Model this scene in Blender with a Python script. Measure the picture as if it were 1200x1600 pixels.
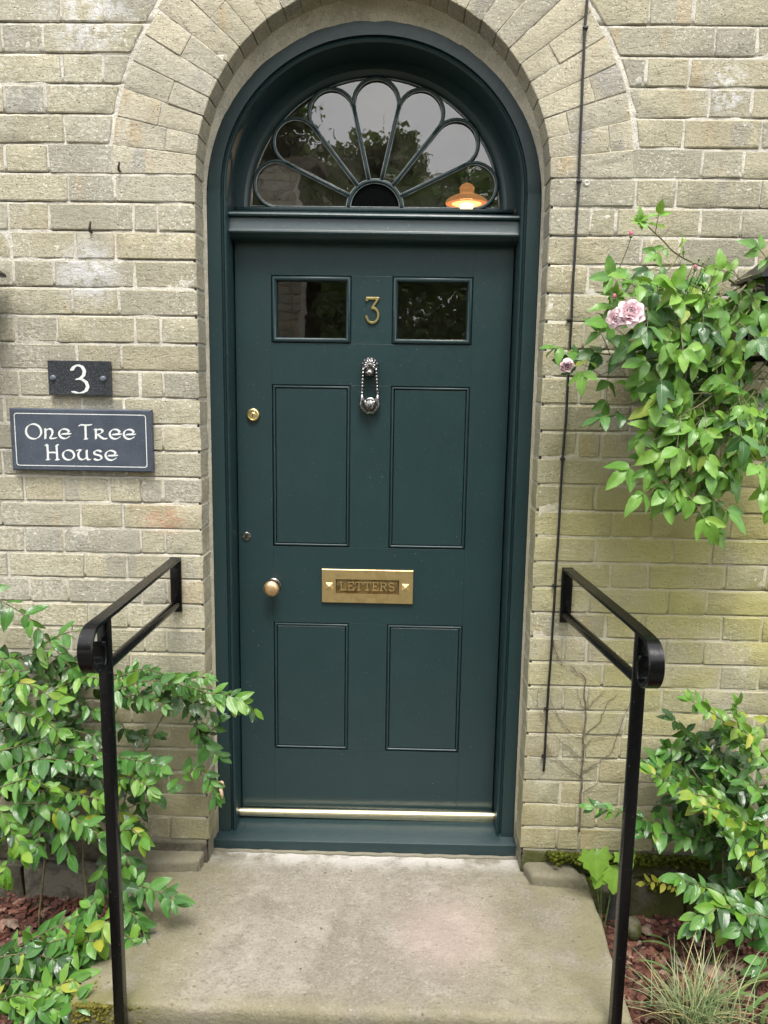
import bpy, bmesh, math, random
import numpy as np
from mathutils import Vector, Matrix

for _o in list(bpy.data.objects):
    bpy.data.objects.remove(_o, do_unlink=True)
sc = bpy.context.scene
COL = sc.collection
R_ = math.radians

# ------------------------------------------------------------------ camera
CAM = np.array([0.0981, -2.3173, 1.4683])
FPX, PITCH, YAW, ROLL = 1198.4, R_(8.870), R_(-1.2215), R_(0.8635)
cp, sp, cy_, sy_, cr, sr = (math.cos(PITCH), math.sin(PITCH), math.cos(YAW), math.sin(YAW), math.cos(ROLL), math.sin(ROLL))
FW = np.array([sy_*cp, cy_*cp, -sp]); R0 = np.array([cy_, -sy_, 0.0]); U0 = np.cross(R0, FW)
RT = cr*R0 + sr*U0; UP = -sr*R0 + cr*U0
cd = bpy.data.cameras.new('camera'); cam = bpy.data.objects.new('camera', cd); COL.objects.link(cam)
cd.sensor_fit = 'VERTICAL'; cd.sensor_height = 24.0; cd.lens = 24.0*FPX/1600.0
cd.clip_start = 0.02; cd.clip_end = 2000
mw = Matrix.Identity(4)
for i in range(3):
    mw[i][0], mw[i][1], mw[i][2], mw[i][3] = RT[i], UP[i], -FW[i], CAM[i]
cam.matrix_world = mw
sc.camera = cam

# ------------------------------------------------------------------ world, sun, exposure
SUN_EL, SUN_AZ = R_(64), R_(8)          # high behind the viewer
w = bpy.data.worlds.new('World'); sc.world = w; w.use_nodes = True
nt = w.node_tree; nt.nodes.clear()
wo = nt.nodes.new('ShaderNodeOutputWorld'); bg = nt.nodes.new('ShaderNodeBackground')
sk = nt.nodes.new('ShaderNodeTexSky'); sk.sky_type = 'NISHITA'; sk.sun_disc = False
sk.sun_elevation = SUN_EL; sk.sun_rotation = math.pi + SUN_AZ*-1; sk.air_density = 1.0; sk.dust_density = 3.0; sk.ozone_density = 1.0
# thin broken cloud over the whole sky
tc = nt.nodes.new('ShaderNodeTexCoord'); mp = nt.nodes.new('ShaderNodeMapping'); mp.inputs['Scale'].default_value = (1.6, 1.6, 3.0)
nz = nt.nodes.new('ShaderNodeTexNoise'); nz.inputs['Scale'].default_value = 2.2; nz.inputs['Detail'].default_value = 7; nz.inputs['Roughness'].default_value = .58
cr_ = nt.nodes.new('ShaderNodeValToRGB'); cr_.color_ramp.elements[0].position = .36; cr_.color_ramp.elements[0].color = (.45, .45, .45, 1)
cr_.color_ramp.elements[1].position = .62; cr_.color_ramp.elements[1].color = (.96, .96, .96, 1)
mx = nt.nodes.new('ShaderNodeMixRGB'); mx.inputs[2].default_value = (10.6, 10.45, 10.2, 1)
nt.links.new(tc.outputs['Generated'], mp.inputs['Vector']); nt.links.new(mp.outputs['Vector'], nz.inputs['Vector'])
nt.links.new(nz.outputs['Fac'], cr_.inputs['Fac']); nt.links.new(cr_.outputs['Color'], mx.inputs['Fac'])
nt.links.new(sk.outputs['Color'], mx.inputs[1]); nt.links.new(mx.outputs['Color'], bg.inputs['Color'])
bg.inputs['Strength'].default_value = 0.085
nt.links.new(bg.outputs['Background'], wo.inputs['Surface'])

sd = bpy.data.lights.new('sun', 'SUN'); sd.energy = 1.5; sd.angle = R_(20); sd.color = (1.0, .965, .91)
sun = bpy.data.objects.new('sun', sd); COL.objects.link(sun)
_dir = Vector((math.sin(SUN_AZ)*math.cos(SUN_EL), -math.cos(SUN_AZ)*math.cos(SUN_EL), math.sin(SUN_EL)))   # towards the sun
sun.rotation_euler = _dir.to_track_quat('Z', 'Y').to_euler()
sun.location = (-3, -6, 9)

vs = sc.view_settings
sc.display_settings.display_device = 'sRGB'
vs.view_transform = 'Standard'; vs.look = 'None'; vs.gamma = 1.0; vs.exposure = 1.60; vs.use_curve_mapping = False
sc.render.engine = 'CYCLES'
sc.cycles.use_denoising = True
sc.cycles.max_bounces = 5; sc.cycles.diffuse_bounces = 3; sc.cycles.glossy_bounces = 3; sc.cycles.transmission_bounces = 3; sc.cycles.transparent_max_bounces = 10
sc.cycles.use_adaptive_sampling = True; sc.cycles.adaptive_threshold = .02
sc.cycles.caustics_reflective = False; sc.cycles.caustics_refractive = False
sc.cycles.sample_clamp_indirect = 6.0

# ------------------------------------------------------------------ helpers
rng = random.Random(7)

def at(px, py, Y=None, Z=None):
    d = FW + (px-600)/FPX*RT + (800-py)/FPX*UP
    t = (Y-CAM[1])/d[1] if Y is not None else (Z-CAM[2])/d[2]
    return Vector(CAM + t*d)

def pj(x, y, z):
    v = np.array([x, y, z])-CAM; q = v@FW
    return 600+FPX*(v@RT)/q, 800-FPX*(v@UP)/q

def x_at(px, z, y=0.0):
    x = (px-600)/520.0
    for _ in range(4):
        a = pj(x, y, z)[0]; b = pj(x+.01, y, z)[0]
        x += (px-a)/((b-a)/.01)
    return x

def _h(ix, iy, iz, s):
    n = (ix*374761393 + iy*668265263 + iz*1274126177 + s*974711) & 0xffffffff
    n = ((n ^ (n >> 13))*1274126177) & 0xffffffff
    return ((n ^ (n >> 16)) & 0xffff)/65535.0

def vnoise(x, y, z, s=0):
    x = np.asarray(x, float); y = np.asarray(y, float); z = np.asarray(z, float)
    x, y, z = np.broadcast_arrays(x, y, z)
    ix = np.floor(x).astype(np.int64); iy = np.floor(y).astype(np.int64); iz = np.floor(z).astype(np.int64)
    fx, fy, fz = x-ix, y-iy, z-iz
    fx, fy, fz = fx*fx*(3-2*fx), fy*fy*(3-2*fy), fz*fz*(3-2*fz)
    r = 0
    for dx in (0, 1):
        for dy in (0, 1):
            for dz in (0, 1):
                r = r + _h(ix+dx, iy+dy, iz+dz, s)*(fx if dx else 1-fx)*(fy if dy else 1-fy)*(fz if dz else 1-fz)
    return r*2-1

def fbm(x, y, z, s=0, o=4):
    r = 0; a = 1.0; t = 0
    for i in range(o):
        r = r + a*vnoise(np.asarray(x)*2**i, np.asarray(y)*2**i, np.asarray(z)*2**i, s+i*17); t += a; a *= .5
    return r/t

class MB:
    """collects vertices and faces of one mesh"""
    def __init__(s): s.v = []; s.f = []; s.uv = None
    def add(s, vs_, fs_):
        b = len(s.v); s.v.extend([tuple(p) for p in vs_]); s.f.extend([tuple(i+b for i in f) for f in fs_])
    def box(s, x0, x1, y0, y1, z0, z1):
        s.add([(x0,y0,z0),(x1,y0,z0),(x1,y1,z0),(x0,y1,z0),(x0,y0,z1),(x1,y0,z1),(x1,y1,z1),(x0,y1,z1)],
              [(0,3,2,1),(4,5,6,7),(0,1,5,4),(1,2,6,5),(2,3,7,6),(3,0,4,7)])
    def bbox(s, x0, x1, y0, y1, z0, z1, b=.002):
        """box with chamfered edges"""
        bm = bmesh.new(); bmesh.ops.create_cube(bm, size=1)
        for v in bm.verts:
            v.co = Vector(((x0+x1)/2+v.co.x*(x1-x0), (y0+y1)/2+v.co.y*(y1-y0), (z0+z1)/2+v.co.z*(z1-z0)))
        bmesh.ops.bevel(bm, geom=bm.edges[:], offset=b, segments=2, affect='EDGES', profile=.5)
        bm.verts.index_update()
        s.add([v.co[:] for v in bm.verts], [[v.index for v in f.verts] for f in bm.faces]); bm.free()
    def rect_loops(s, x0, x1, z0, z1, prof, cap=True, back=None):
        """mitred rectangular moulding facing -Y: prof is a list of (inset, y) from outside to inside"""
        vs_ = []; fs_ = []
        for (d, y) in prof:
            vs_ += [(x0+d,y,z0+d),(x1-d,y,z0+d),(x1-d,y,z1-d),(x0+d,y,z1-d)]
        for i in range(len(prof)-1):
            for k in range(4):
                a = i*4+k; b = i*4+(k+1) % 4
                fs_.append((a, b, b+4, a+4))
        if cap: n = (len(prof)-1)*4; fs_.append((n, n+1, n+2, n+3))
        if back: fs_.append((3, 2, 1, 0))
        s.add(vs_, fs_)
    def tube(s, pts, rad, seg=8, cap=True, squash=1.0):
        pts = [Vector(p) for p in pts]; n = len(pts)
        if not hasattr(rad, '__len__'): rad = [rad]*n
        t0 = (pts[1]-pts[0]).normalized(); ref = Vector((0, 0, 1)) if abs(t0.z) < .9 else Vector((1, 0, 0))
        nrm = t0.cross(ref).normalized(); vs_ = []; fs_ = []
        for i in range(n):
            t = (pts[min(i+1, n-1)]-pts[max(i-1, 0)]).normalized()
            nrm = (nrm-t*nrm.dot(t)).normalized(); bn = t.cross(nrm)
            for k in range(seg):
                a = 2*math.pi*k/seg
                vs_.append(pts[i]+(nrm*math.cos(a)+bn*math.sin(a)*squash)*rad[i])
        for i in range(n-1):
            for k in range(seg):
                a = i*seg+k; b = i*seg+(k+1) % seg
                fs_.append((a, b, b+seg, a+seg))
        if cap: fs_.append(tuple(range(seg))[::-1]); fs_.append(tuple((n-1)*seg+k for k in range(seg)))
        s.add(vs_, fs_)
    def lathe(s, c, prof, axis='Y', seg=24, arc=None):
        """prof list of (radius, offset along axis)"""
        c = Vector(c); vs_ = []; fs_ = []
        for (r, o) in prof:
            for k in range(seg):
                a = 2*math.pi*k/seg
                if axis == 'Y': vs_.append(c+Vector((r*math.cos(a), o, r*math.sin(a))))
                elif axis == 'Z': vs_.append(c+Vector((r*math.cos(a), r*math.sin(a), o)))
                else: vs_.append(c+Vector((o, r*math.cos(a), r*math.sin(a))))
        for i in range(len(prof)-1):
            for k in range(seg):
                a = i*seg+k; b = i*seg+(k+1) % seg
                fs_.append((a, b, b+seg, a+seg))
        fs_.append(tuple(range(seg))[::-1]); n = (len(prof)-1)*seg; fs_.append(tuple(n+k for k in range(seg)))
        s.add(vs_, fs_)
    def sphere(s, c, r, seg=10, rings=6, sc_=(1, 1, 1)):
        pr = []
        c = Vector(c); vs_ = []; fs_ = []
        for i in range(1, rings):
            th = math.pi*i/rings
            for k in range(seg):
                a = 2*math.pi*k/seg
                vs_.append(c+Vector((r*sc_[0]*math.sin(th)*math.cos(a), r*sc_[1]*math.sin(th)*math.sin(a), r*sc_[2]*math.cos(th))))
        for i in range(rings-2):
            for k in range(seg):
                a = i*seg+k; b = i*seg+(k+1) % seg
                fs_.append((a, a+seg, b+seg, b))
        t = len(vs_); vs_.append(c+Vector((0, 0, r*sc_[2]))); vs_.append(c-Vector((0, 0, r*sc_[2])))
        for k in range(seg):
            fs_.append((t, k, (k+1) % seg)); q = (rings-2)*seg
            fs_.append((t+1, q+(k+1) % seg, q+k))
        s.add(vs_, fs_)
    def prism(s, poly, y0, y1, bev=0):
        """poly: list of (x,z) counter-clockwise seen from -Y; front at y0, back at y1"""
        n = len(poly)
        vs_ = [(x, y0, z) for x, z in poly]+[(x, y1, z) for x, z in poly]
        fs_ = [tuple(range(n)), tuple(range(2*n-1, n-1, -1))]
        for k in range(n): fs_.append((k, k+n, (k+1) % n+n, (k+1) % n))
        s.add(vs_, fs_)
    def sweep(s, path, prof, closed=False, caps=True):
        """path: list of (pos(x,z), outward(x,z)); prof list of (u outward, y)"""
        m = len(prof); vs_ = []; fs_ = []
        for (p, o) in path:
            for (u, y) in prof: vs_.append((p[0]+o[0]*u, y, p[1]+o[1]*u))
        n = len(path)
        for i in range(n-1):
            for k in range(m):
                a = i*m+k; b = i*m+(k+1) % m
                fs_.append((a, b, b+m, a+m))
        if caps: fs_.append(tuple(range(m))[::-1]); fs_.append(tuple((n-1)*m+k for k in range(m)))
        s.add(vs_, fs_)
    def build(s, name, mat, parent=None, smooth=True, ang=26, fix=True):
        me = bpy.data.meshes.new(name); me.from_pydata(s.v, [], s.f)
        if fix:
            bm = bmesh.new(); bm.from_mesh(me); bmesh.ops.recalc_face_normals(bm, faces=bm.faces[:]); bm.to_mesh(me); bm.free()
        if smooth:
            me.polygons.foreach_set('use_smooth', [True]*len(me.polygons))
            if ang: me.set_sharp_from_angle(angle=R_(ang))
        me.materials.append(mat)
        o = bpy.data.objects.new(name, me); COL.objects.link(o)
        if parent is not None: adopt(o, parent)
        return o

def adopt(o, parent):
    o.parent = parent
    o.matrix_parent_inverse = world_of(parent).inverted()

def world_of(o):
    m = o.matrix_basis.copy()
    return (world_of(o.parent) @ o.matrix_parent_inverse @ m) if o.parent else m

def tag(o, label, cat=None, group=None, kind=None):
    o['label'] = label
    if cat: o['category'] = cat
    if group: o['group'] = group
    if kind: o['kind'] = kind
    return o

def thing(name, label, cat, loc=(0, 0, 0), group=None):
    o = bpy.data.objects.new(name, None); COL.objects.link(o); o.location = loc; o.empty_display_size = .05
    return tag(o, label, cat, group)

# ------------------------------------------------------------------ material helper
class MT:
    def __init__(s, name):
        s.m = bpy.data.materials.new(name); s.m.use_nodes = True; s.nt = s.m.node_tree; s.nt.nodes.clear()
        s.out = s.nt.nodes.new('ShaderNodeOutputMaterial'); s._tc = None
    def set(s, sock, v):
        if hasattr(v, 'is_linked') or isinstance(v, bpy.types.NodeSocket): s.nt.links.new(v, sock)
        else:
            try: sock.default_value = v
            except Exception: sock.default_value = tuple(v)+(1,) if len(v) == 3 else v
    def n(s, typ, props=None, out=0, **ins):
        nd = s.nt.nodes.new('ShaderNode'+typ)
        for k, v in (props or {}).items(): setattr(nd, k, v)
        for k, v in ins.items():
            key = int(k[1:]) if k[0] == 'i' and k[1:].isdigit() else k.replace('_', ' ')
            s.set(nd.inputs[key], v)
        return nd.outputs[out]
    def coord(s, kind='Object'):
        if not s._tc: s._tc = s.nt.nodes.new('ShaderNodeTexCoord')
        return s._tc.outputs[kind]
    def pos(s): return s.n('NewGeometry', out='Position') if False else s.nt.nodes.new('ShaderNodeNewGeometry').outputs['Position']
    def map(s, v, scale=(1, 1, 1), loc=(0, 0, 0)): return s.n('Mapping', Vector=v, Scale=scale, Location=loc)
    def noise(s, v, scale, detail=4, rough=.55, dist=0): return s.n('TexNoise', Vector=v, Scale=scale, Detail=detail, Roughness=rough, Distortion=dist)
    def vor(s, v, scale, feature='F1', rand=1.0): return s.n('TexVoronoi', {'feature': feature}, Vector=v, Scale=scale, Randomness=rand)
    def math(s, op, a, b=0.0, clamp=False): return s.n('Math', {'operation': op, 'use_clamp': clamp}, i0=a, i1=b)
    def ramp(s, f, stops, interp='LINEAR'):
        nd = s.nt.nodes.new('ShaderNodeValToRGB'); e = nd.color_ramp.elements; nd.color_ramp.interpolation = interp
        while len(e) < len(stops): e.new(.5)
        for el, (p, c) in zip(e, stops):
            el.position = p; el.color = (c, c, c, 1) if not hasattr(c, '__len__') else tuple(c)+(1,)
        s.set(nd.inputs[0], f); return nd.outputs[0]
    def mix(s, f, a, b, mode='MIX'): 
        nd = s.nt.nodes.new('ShaderNodeMixRGB'); nd.blend_type = mode
        s.set(nd.inputs[0], f)
        for i, v in ((1, a), (2, b)):
            s.set(nd.inputs[i], (tuple(v)+(1,)) if isinstance(v, tuple) and len(v) == 3 else v)
        return nd.outputs[0]
    def sep(s, v):
        nd = s.nt.nodes.new('ShaderNodeSeparateXYZ'); s.set(nd.inputs[0], v); return nd.outputs
    def band(s, v, a, b): return s.n('MapRange', {'interpolation_type': 'SMOOTHSTEP', 'clamp': True}, Value=v, From_Min=a, From_Max=b, To_Min=0.0, To_Max=1.0)
    def bump(s, h, st=.5, d=.01, nrm=None):
        k = dict(Height=h, Strength=st, Distance=d)
        if nrm is not None: k['Normal'] = nrm
        return s.n('Bump', **k)
    def bsdf(s, col, rough=.6, nrm=None, metal=0.0, spec=.5, **kw):
        nd = s.nt.nodes.new('ShaderNodeBsdfPrincipled')
        s.set(nd.inputs['Base Color'], tuple(col)+(1,) if isinstance(col, tuple) and len(col) == 3 else col)
        s.set(nd.inputs['Roughness'], rough); s.set(nd.inputs['Metallic'], metal); s.set(nd.inputs['Specular IOR Level'], spec)
        if nrm is not None: s.set(nd.inputs['Normal'], nrm)
        for k, v in kw.items(): s.set(nd.inputs[k.replace('_', ' ')], v)
        return nd.outputs[0]
    def done(s, sh): s.nt.links.new(sh, s.out.inputs['Surface']); return s.m
    def rnd(s):
        oi = s.nt.nodes.new('ShaderNodeObjectInfo').outputs['Random']; ge = s.nt.nodes.new('ShaderNodeNewGeometry').outputs['Random Per Island']
        return s.math('FRACT', s.math('ADD', oi, ge))

def blob(m, p, c, r):
    """soft round mask of radius r about point c (for stains)"""
    d = m.n('VectorMath', {'operation': 'DISTANCE'}, out='Value', i0=p, i1=c)
    return m.n('MapRange', {'interpolation_type': 'SMOOTHSTEP', 'clamp': True}, Value=d, From_Min=r, From_Max=r*.25, To_Min=0.0, To_Max=1.0)
# ------------------------------------------------------------------ surface materials
def algae_mask(m, P):
    x, y, z = m.sep(P)
    n = m.noise(P, 2.3, 5, .6)
    a = m.math('MULTIPLY', m.band(x, .25, .80), m.band(z, 2.0, 1.0))
    a = m.math('MULTIPLY', a, m.math('ADD', .25, m.math('MULTIPLY', m.band(z, .25, .65), .75)))
    b = m.math('MULTIPLY', m.band(z, .95, .5), .30)
    t = m.math('MAXIMUM', a, b)
    return m.math('MULTIPLY', t, m.band(n, .28, .56), True)

def mat_brick(name='gault_brick', stops=None, patch=1.0):
    m = MT(name); P = m.pos(); r = m.rnd()
    off = m.n('CombineXYZ', X=m.math('MULTIPLY', r, 37.0), Y=m.math('MULTIPLY', r, 91.0), Z=m.math('MULTIPLY', r, 53.0))
    Q = m.n('VectorMath', {'operation': 'ADD'}, i0=P, i1=off)
    col = m.ramp(r, stops or [(0, (0.346,0.323,0.234)), (.13, (0.388,0.361,0.256)), (.25, (0.317,0.302,0.236)), (.38, (0.402,0.371,0.261)), (.5, (0.361,0.335,0.234)), (.62, (0.310,0.301,0.245)), (.74, (0.392,0.356,0.242)), (.86, (0.349,0.331,0.256)), (1, (0.375,0.346,0.246))], 'CONSTANT')
    # two-tone burnt / orange patches along a brick
    pt = m.noise(m.map(Q, (5, 5, 1.5)), 1.6, 2, .5)
    col = m.mix(m.math('MULTIPLY', m.band(pt, .60, .70), .50*patch), col, (.26,.255,.245))
    col = m.mix(m.math('MULTIPLY', m.band(pt, .39, .29), .45*patch), col, (.43,.31,.17))
    big = m.noise(Q, 14, 6, .65)
    col = m.mix(m.math('MULTIPLY', m.band(big, .35, .7), .45), col, m.mix(.5, col, (.50,.46,.36)))
    # grain and cracks drawn out along the bed
    st = m.noise(m.map(Q, (24, 24, 62)), 1.0, 7, .68, 1.2)
    col = m.mix(m.math('MULTIPLY', m.band(st, .44, .30), .60), col, m.mix(.60, col, (.13,.115,.085)))
    fine = m.noise(P, 150, 5, .75)
    col = m.mix(m.math('MULTIPLY', m.band(fine, .50, .35), .50), col, (.16,.145,.11))
    mot = m.noise(P, 46, 5, .7); col = m.mix(m.math('MULTIPLY', m.band(mot, .48, .34), .40), col, (.19,.175,.135)); col = m.mix(m.math('MULTIPLY', m.band(mot, .56, .68), .34), col, (.53,.50,.42))
    # lime / lichen flecks
    lf = m.noise(P, 95, 3, .5); zz = m.sep(P)[2]
    lime = m.math('MULTIPLY', m.band(lf, .60, .70), m.math('MULTIPLY', m.band(m.noise(P, 3.5, 3), .36, .62), .62))
    col = m.mix(lime, col, (.60,.57,.48))
    ov = m.vor(P, 42); ov2 = m.math('MULTIPLY', m.band(ov, .19, .10), m.math('MULTIPLY', m.band(m.noise(P, 2.6, 2), .46, .66), .5))
    col = m.mix(ov2, col, (.55,.53,.43))
    sp = m.noise(P, 125, 3, .6); col = m.mix(m.math('MULTIPLY', m.math('MULTIPLY', m.band(sp, .585, .64), m.band(m.noise(P, 5, 3), .38, .62)), .85), col, (.66,.63,.54))
    pit = m.vor(P, 75); col = m.mix(m.math('MULTIPLY', m.math('MULTIPLY', m.band(pit, .20, .08), m.band(m.noise(P, 12, 2), .45, .6)), .8), col, (.10,.09,.065))
    lw = m.math('MULTIPLY', m.math('MULTIPLY', m.band(m.sep(P)[0], -.30, -.75), m.band(m.noise(P, 3.1, 4, .6), .42, .66)), m.band(m.noise(P, 85, 4, .7), .44, .60))
    col = m.mix(m.math('MULTIPLY', lw, .55), col, (.66,.645,.59))
    wash = m.noise(P, 1.7, 4, .55); col = m.mix(m.math('MULTIPLY', m.band(wash, .55, .36), .28), col, (.22,.20,.15))
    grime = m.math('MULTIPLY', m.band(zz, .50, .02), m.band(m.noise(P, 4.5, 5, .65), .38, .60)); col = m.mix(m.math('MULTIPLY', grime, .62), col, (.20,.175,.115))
    al = algae_mask(m, P)
    col = m.mix(m.math('MULTIPLY', al, .85), col, m.mix(.80, col, (.335,.318,.085), 'MIX'))
    # white bloom of salts on a few bricks
    bl = m.math('MULTIPLY', blob(m, P, (-.835, 0, 1.80), .13), m.band(m.noise(P, 38, 4, .7), .33, .58))
    bl2 = m.math('MULTIPLY', blob(m, P, (-.80, 0, 2.515), .17), m.band(m.noise(P, 30, 4, .7), .42, .60))
    bl3 = m.math('MULTIPLY', blob(m, P, (.985, 0, 2.32), .10), m.band(m.noise(P, 46, 4, .7), .44, .60))
    col = m.mix(m.math('MULTIPLY', m.math('MAXIMUM', m.math('MAXIMUM', bl, bl2), bl3), .65), col, (.64,.64,.66))
    # reddish burn on one brick
    rb = m.math('MULTIPLY', blob(m, m.map(P, (.55, 1, 1), (0, 0, 0)), (-.345, 0, 1.067), .055), m.band(m.noise(m.map(P, (30, 30, 60)), 1.5, 4), .38, .58))
    col = m.mix(m.math('MULTIPLY', rb, .6), col, (.46,.25,.16))
    h = m.math('ADD', m.math('ADD', m.math('MULTIPLY', m.band(pit, .0, .22), .5), m.math('MULTIPLY', st, .8)), m.math('ADD', m.math('MULTIPLY', fine, .35), m.math('MULTIPLY', m.noise(P, 90, 5, .65), .6)))
    nr = m.bump(h, .75, .0055)
    return m.done(m.bsdf(col, .93, nr, spec=.25))

def mat_mortar(name='lime_mortar', base=(.68,.645,.565)):
    m = MT(name); P = m.pos(); zz = m.sep(P)[2]
    n = m.noise(P, 9, 5, .6)
    col = m.mix(m.band(n, .35, .65), base, tuple(c*.74 for c in base))
    col = m.mix(m.math('MULTIPLY', m.band(m.noise(P, 60, 4, .7), .5, .66), .55), col, (.70,.67,.58))
    col = m.mix(m.math('MULTIPLY', m.band(m.noise(P, 210, 3, .6), .45, .30), .6), col, (.15,.135,.10))
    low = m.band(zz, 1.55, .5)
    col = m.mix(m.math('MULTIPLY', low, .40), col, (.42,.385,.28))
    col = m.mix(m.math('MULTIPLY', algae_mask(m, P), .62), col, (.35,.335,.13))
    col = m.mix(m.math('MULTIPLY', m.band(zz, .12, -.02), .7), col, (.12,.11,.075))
    h = m.math('ADD', m.noise(P, 120, 5, .7), m.math('MULTIPLY', m.noise(P, 420, 3, .7), .5))
    return m.done(m.bsdf(col, .95, m.bump(h, .7, .006), spec=.2))

def mat_paint(name, base, rough=.34, orange=.18, spec=.5):
    m = MT(name); P = m.pos()
    n = m.noise(P, 7, 4, .6); s = m.noise(P, 55, 4, .65)
    col = m.mix(m.math('MULTIPLY', m.band(n, .35, .7), .35), base, tuple(c*1.28 for c in base))
    dust = m.math('MULTIPLY', m.band(m.noise(P, 260, 2, .5), .735, .77), .75)
    col = m.mix(dust, col, (.35,.36,.34))
    rg = m.math('ADD', rough, m.math('MULTIPLY', m.math('SUBTRACT', s, .5), .22))
    br = m.noise(m.map(P, (150, 150, 9)), 1.0, 3, .5)          # brush marks
    h = m.math('ADD', m.math('MULTIPLY', br, .5), m.noise(P, 70, 3, .5))
    return m.done(m.bsdf(col, rg, m.bump(h, orange, .0012), spec=spec))

def mat_metal(name, col, rough=.3, dirt=(.05,.04,.03), amt=.5, sc_=90):
    m = MT(name); P = m.pos()
    n = m.noise(P, sc_, 5, .65)
    c = m.mix(m.math('MULTIPLY', m.band(n, .42, .66), amt), col, dirt)
    rg = m.math('ADD', rough, m.math('MULTIPLY', n, .22))
    return m.done(m.bsdf(c, rg, m.bump(m.noise(P, sc_*3, 3), .12, .001), metal=1.0))

def mat_plain(name, col, rough=.5, spec=.5, var=.25, sc_=40, metal=0.0, bump=.2):
    m = MT(name); P = m.pos(); n = m.noise(P, sc_, 5, .65)
    c = m.mix(m.band(n, .3, .7), tuple(q*(1-var) for q in col), tuple(min(1, q*(1+var)) for q in col))
    return m.done(m.bsdf(c, rough, m.bump(m.noise(P, sc_*4, 4, .7), bump, .002), spec=spec, metal=metal))

def mat_glass(name='window_glass', wav=.25, boost=1.9, dust=.01):
    m = MT(name); P = m.pos()
    nb = m.bump(m.noise(P, 14, 2, .5), wav, .004)
    gl = m.n('BsdfGlossy', Color=(1, 1, 1, 1), Roughness=.01, Normal=nb)
    tr = m.n('BsdfTransparent', Color=(.86, .88, .87, 1))
    fr = m.math('MULTIPLY', m.n('Fresnel', IOR=1.5, Normal=nb), boost, True)
    df = m.n('BsdfDiffuse', Color=(.34, .30, .26, 1))  # diffuse dust film, added to lift the dark reflections
    t2 = m.n('MixShader', i0=m.math('MULTIPLY', m.band(m.noise(P, 9, 5, .6), .25, .75), dust*2), i1=tr, i2=df)
    return m.done(m.n('MixShader', i0=fr, i1=t2, i2=gl))

def mat_stone():
    m = MT('worn_step_stone'); P = m.pos(); x, y, z = m.sep(P)
    n1 = m.noise(P, 3.2, 6, .62); n2 = m.noise(P, 11, 6, .66); f = m.noise(P, 130, 5, .78); n3 = m.noise(P, 34, 6, .72)
    col = m.mix(m.band(n1, .33, .66), (.215,.193,.150), (.305,.277,.228))
    col = m.mix(m.math('MULTIPLY', m.band(n2, .48, .66), .4), col, (.41,.375,.325))
    col = m.mix(m.math('MULTIPLY', m.band(n3, .50, .36), .45), col, (.165,.15,.12))
    col = m.mix(m.math('MULTIPLY', m.band(f, .47, .35), .60), col, (.10,.088,.07))
    col = m.mix(m.math('MULTIPLY', m.band(f, .57, .66), .45), col, (.58,.54,.48))
    dk = m.vor(P, 26); col = m.mix(m.math('MULTIPLY', m.math('MULTIPLY', m.band(dk, .16, .07), m.band(m.noise(P, 6, 2), .50, .6)), .8), col, (.06,.05,.04))
    # algae towards the less trodden sides and front edge
    side = m.math('MAXIMUM', m.band(x, .18, .66), m.math('MAXIMUM', m.band(x, -.28, -.62), m.band(y, -.50, -.64)))
    alg = m.math('MULTIPLY', side, m.band(m.noise(P, 5.5, 5, .65), .32, .56))
    col = m.mix(m.math('MULTIPLY', alg, .65), col, (.185,.170,.080))
    md = m.math('MULTIPLY', m.math('MULTIPLY', m.band(x, -.44, -.60), m.band(y, -.50, -.66)), m.band(m.noise(P, 22, 5, .7), .34, .52))
    col = m.mix(md, col, (.115,.115,.022))
    pk = m.math('MULTIPLY', blob(m, P, (.26, -.30, -.08), .22), .35)
    col = m.mix(pk, col, (.50,.38,.35))
    ed = m.math('MULTIPLY', m.band(y, -.03, .07), m.band(n2, .36, .56))
    col = m.mix(m.math('MULTIPLY', ed, .7), col, (.62,.60,.57))
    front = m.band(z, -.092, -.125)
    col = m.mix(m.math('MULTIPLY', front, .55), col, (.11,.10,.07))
    h = m.math('ADD', m.math('MULTIPLY', f, .5), m.math('ADD', n3, m.math('MULTIPLY', m.noise(P, 80, 4, .7), .7)))
    return m.done(m.bsdf(col, .9, m.bump(h, .95, .007), spec=.3))

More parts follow.
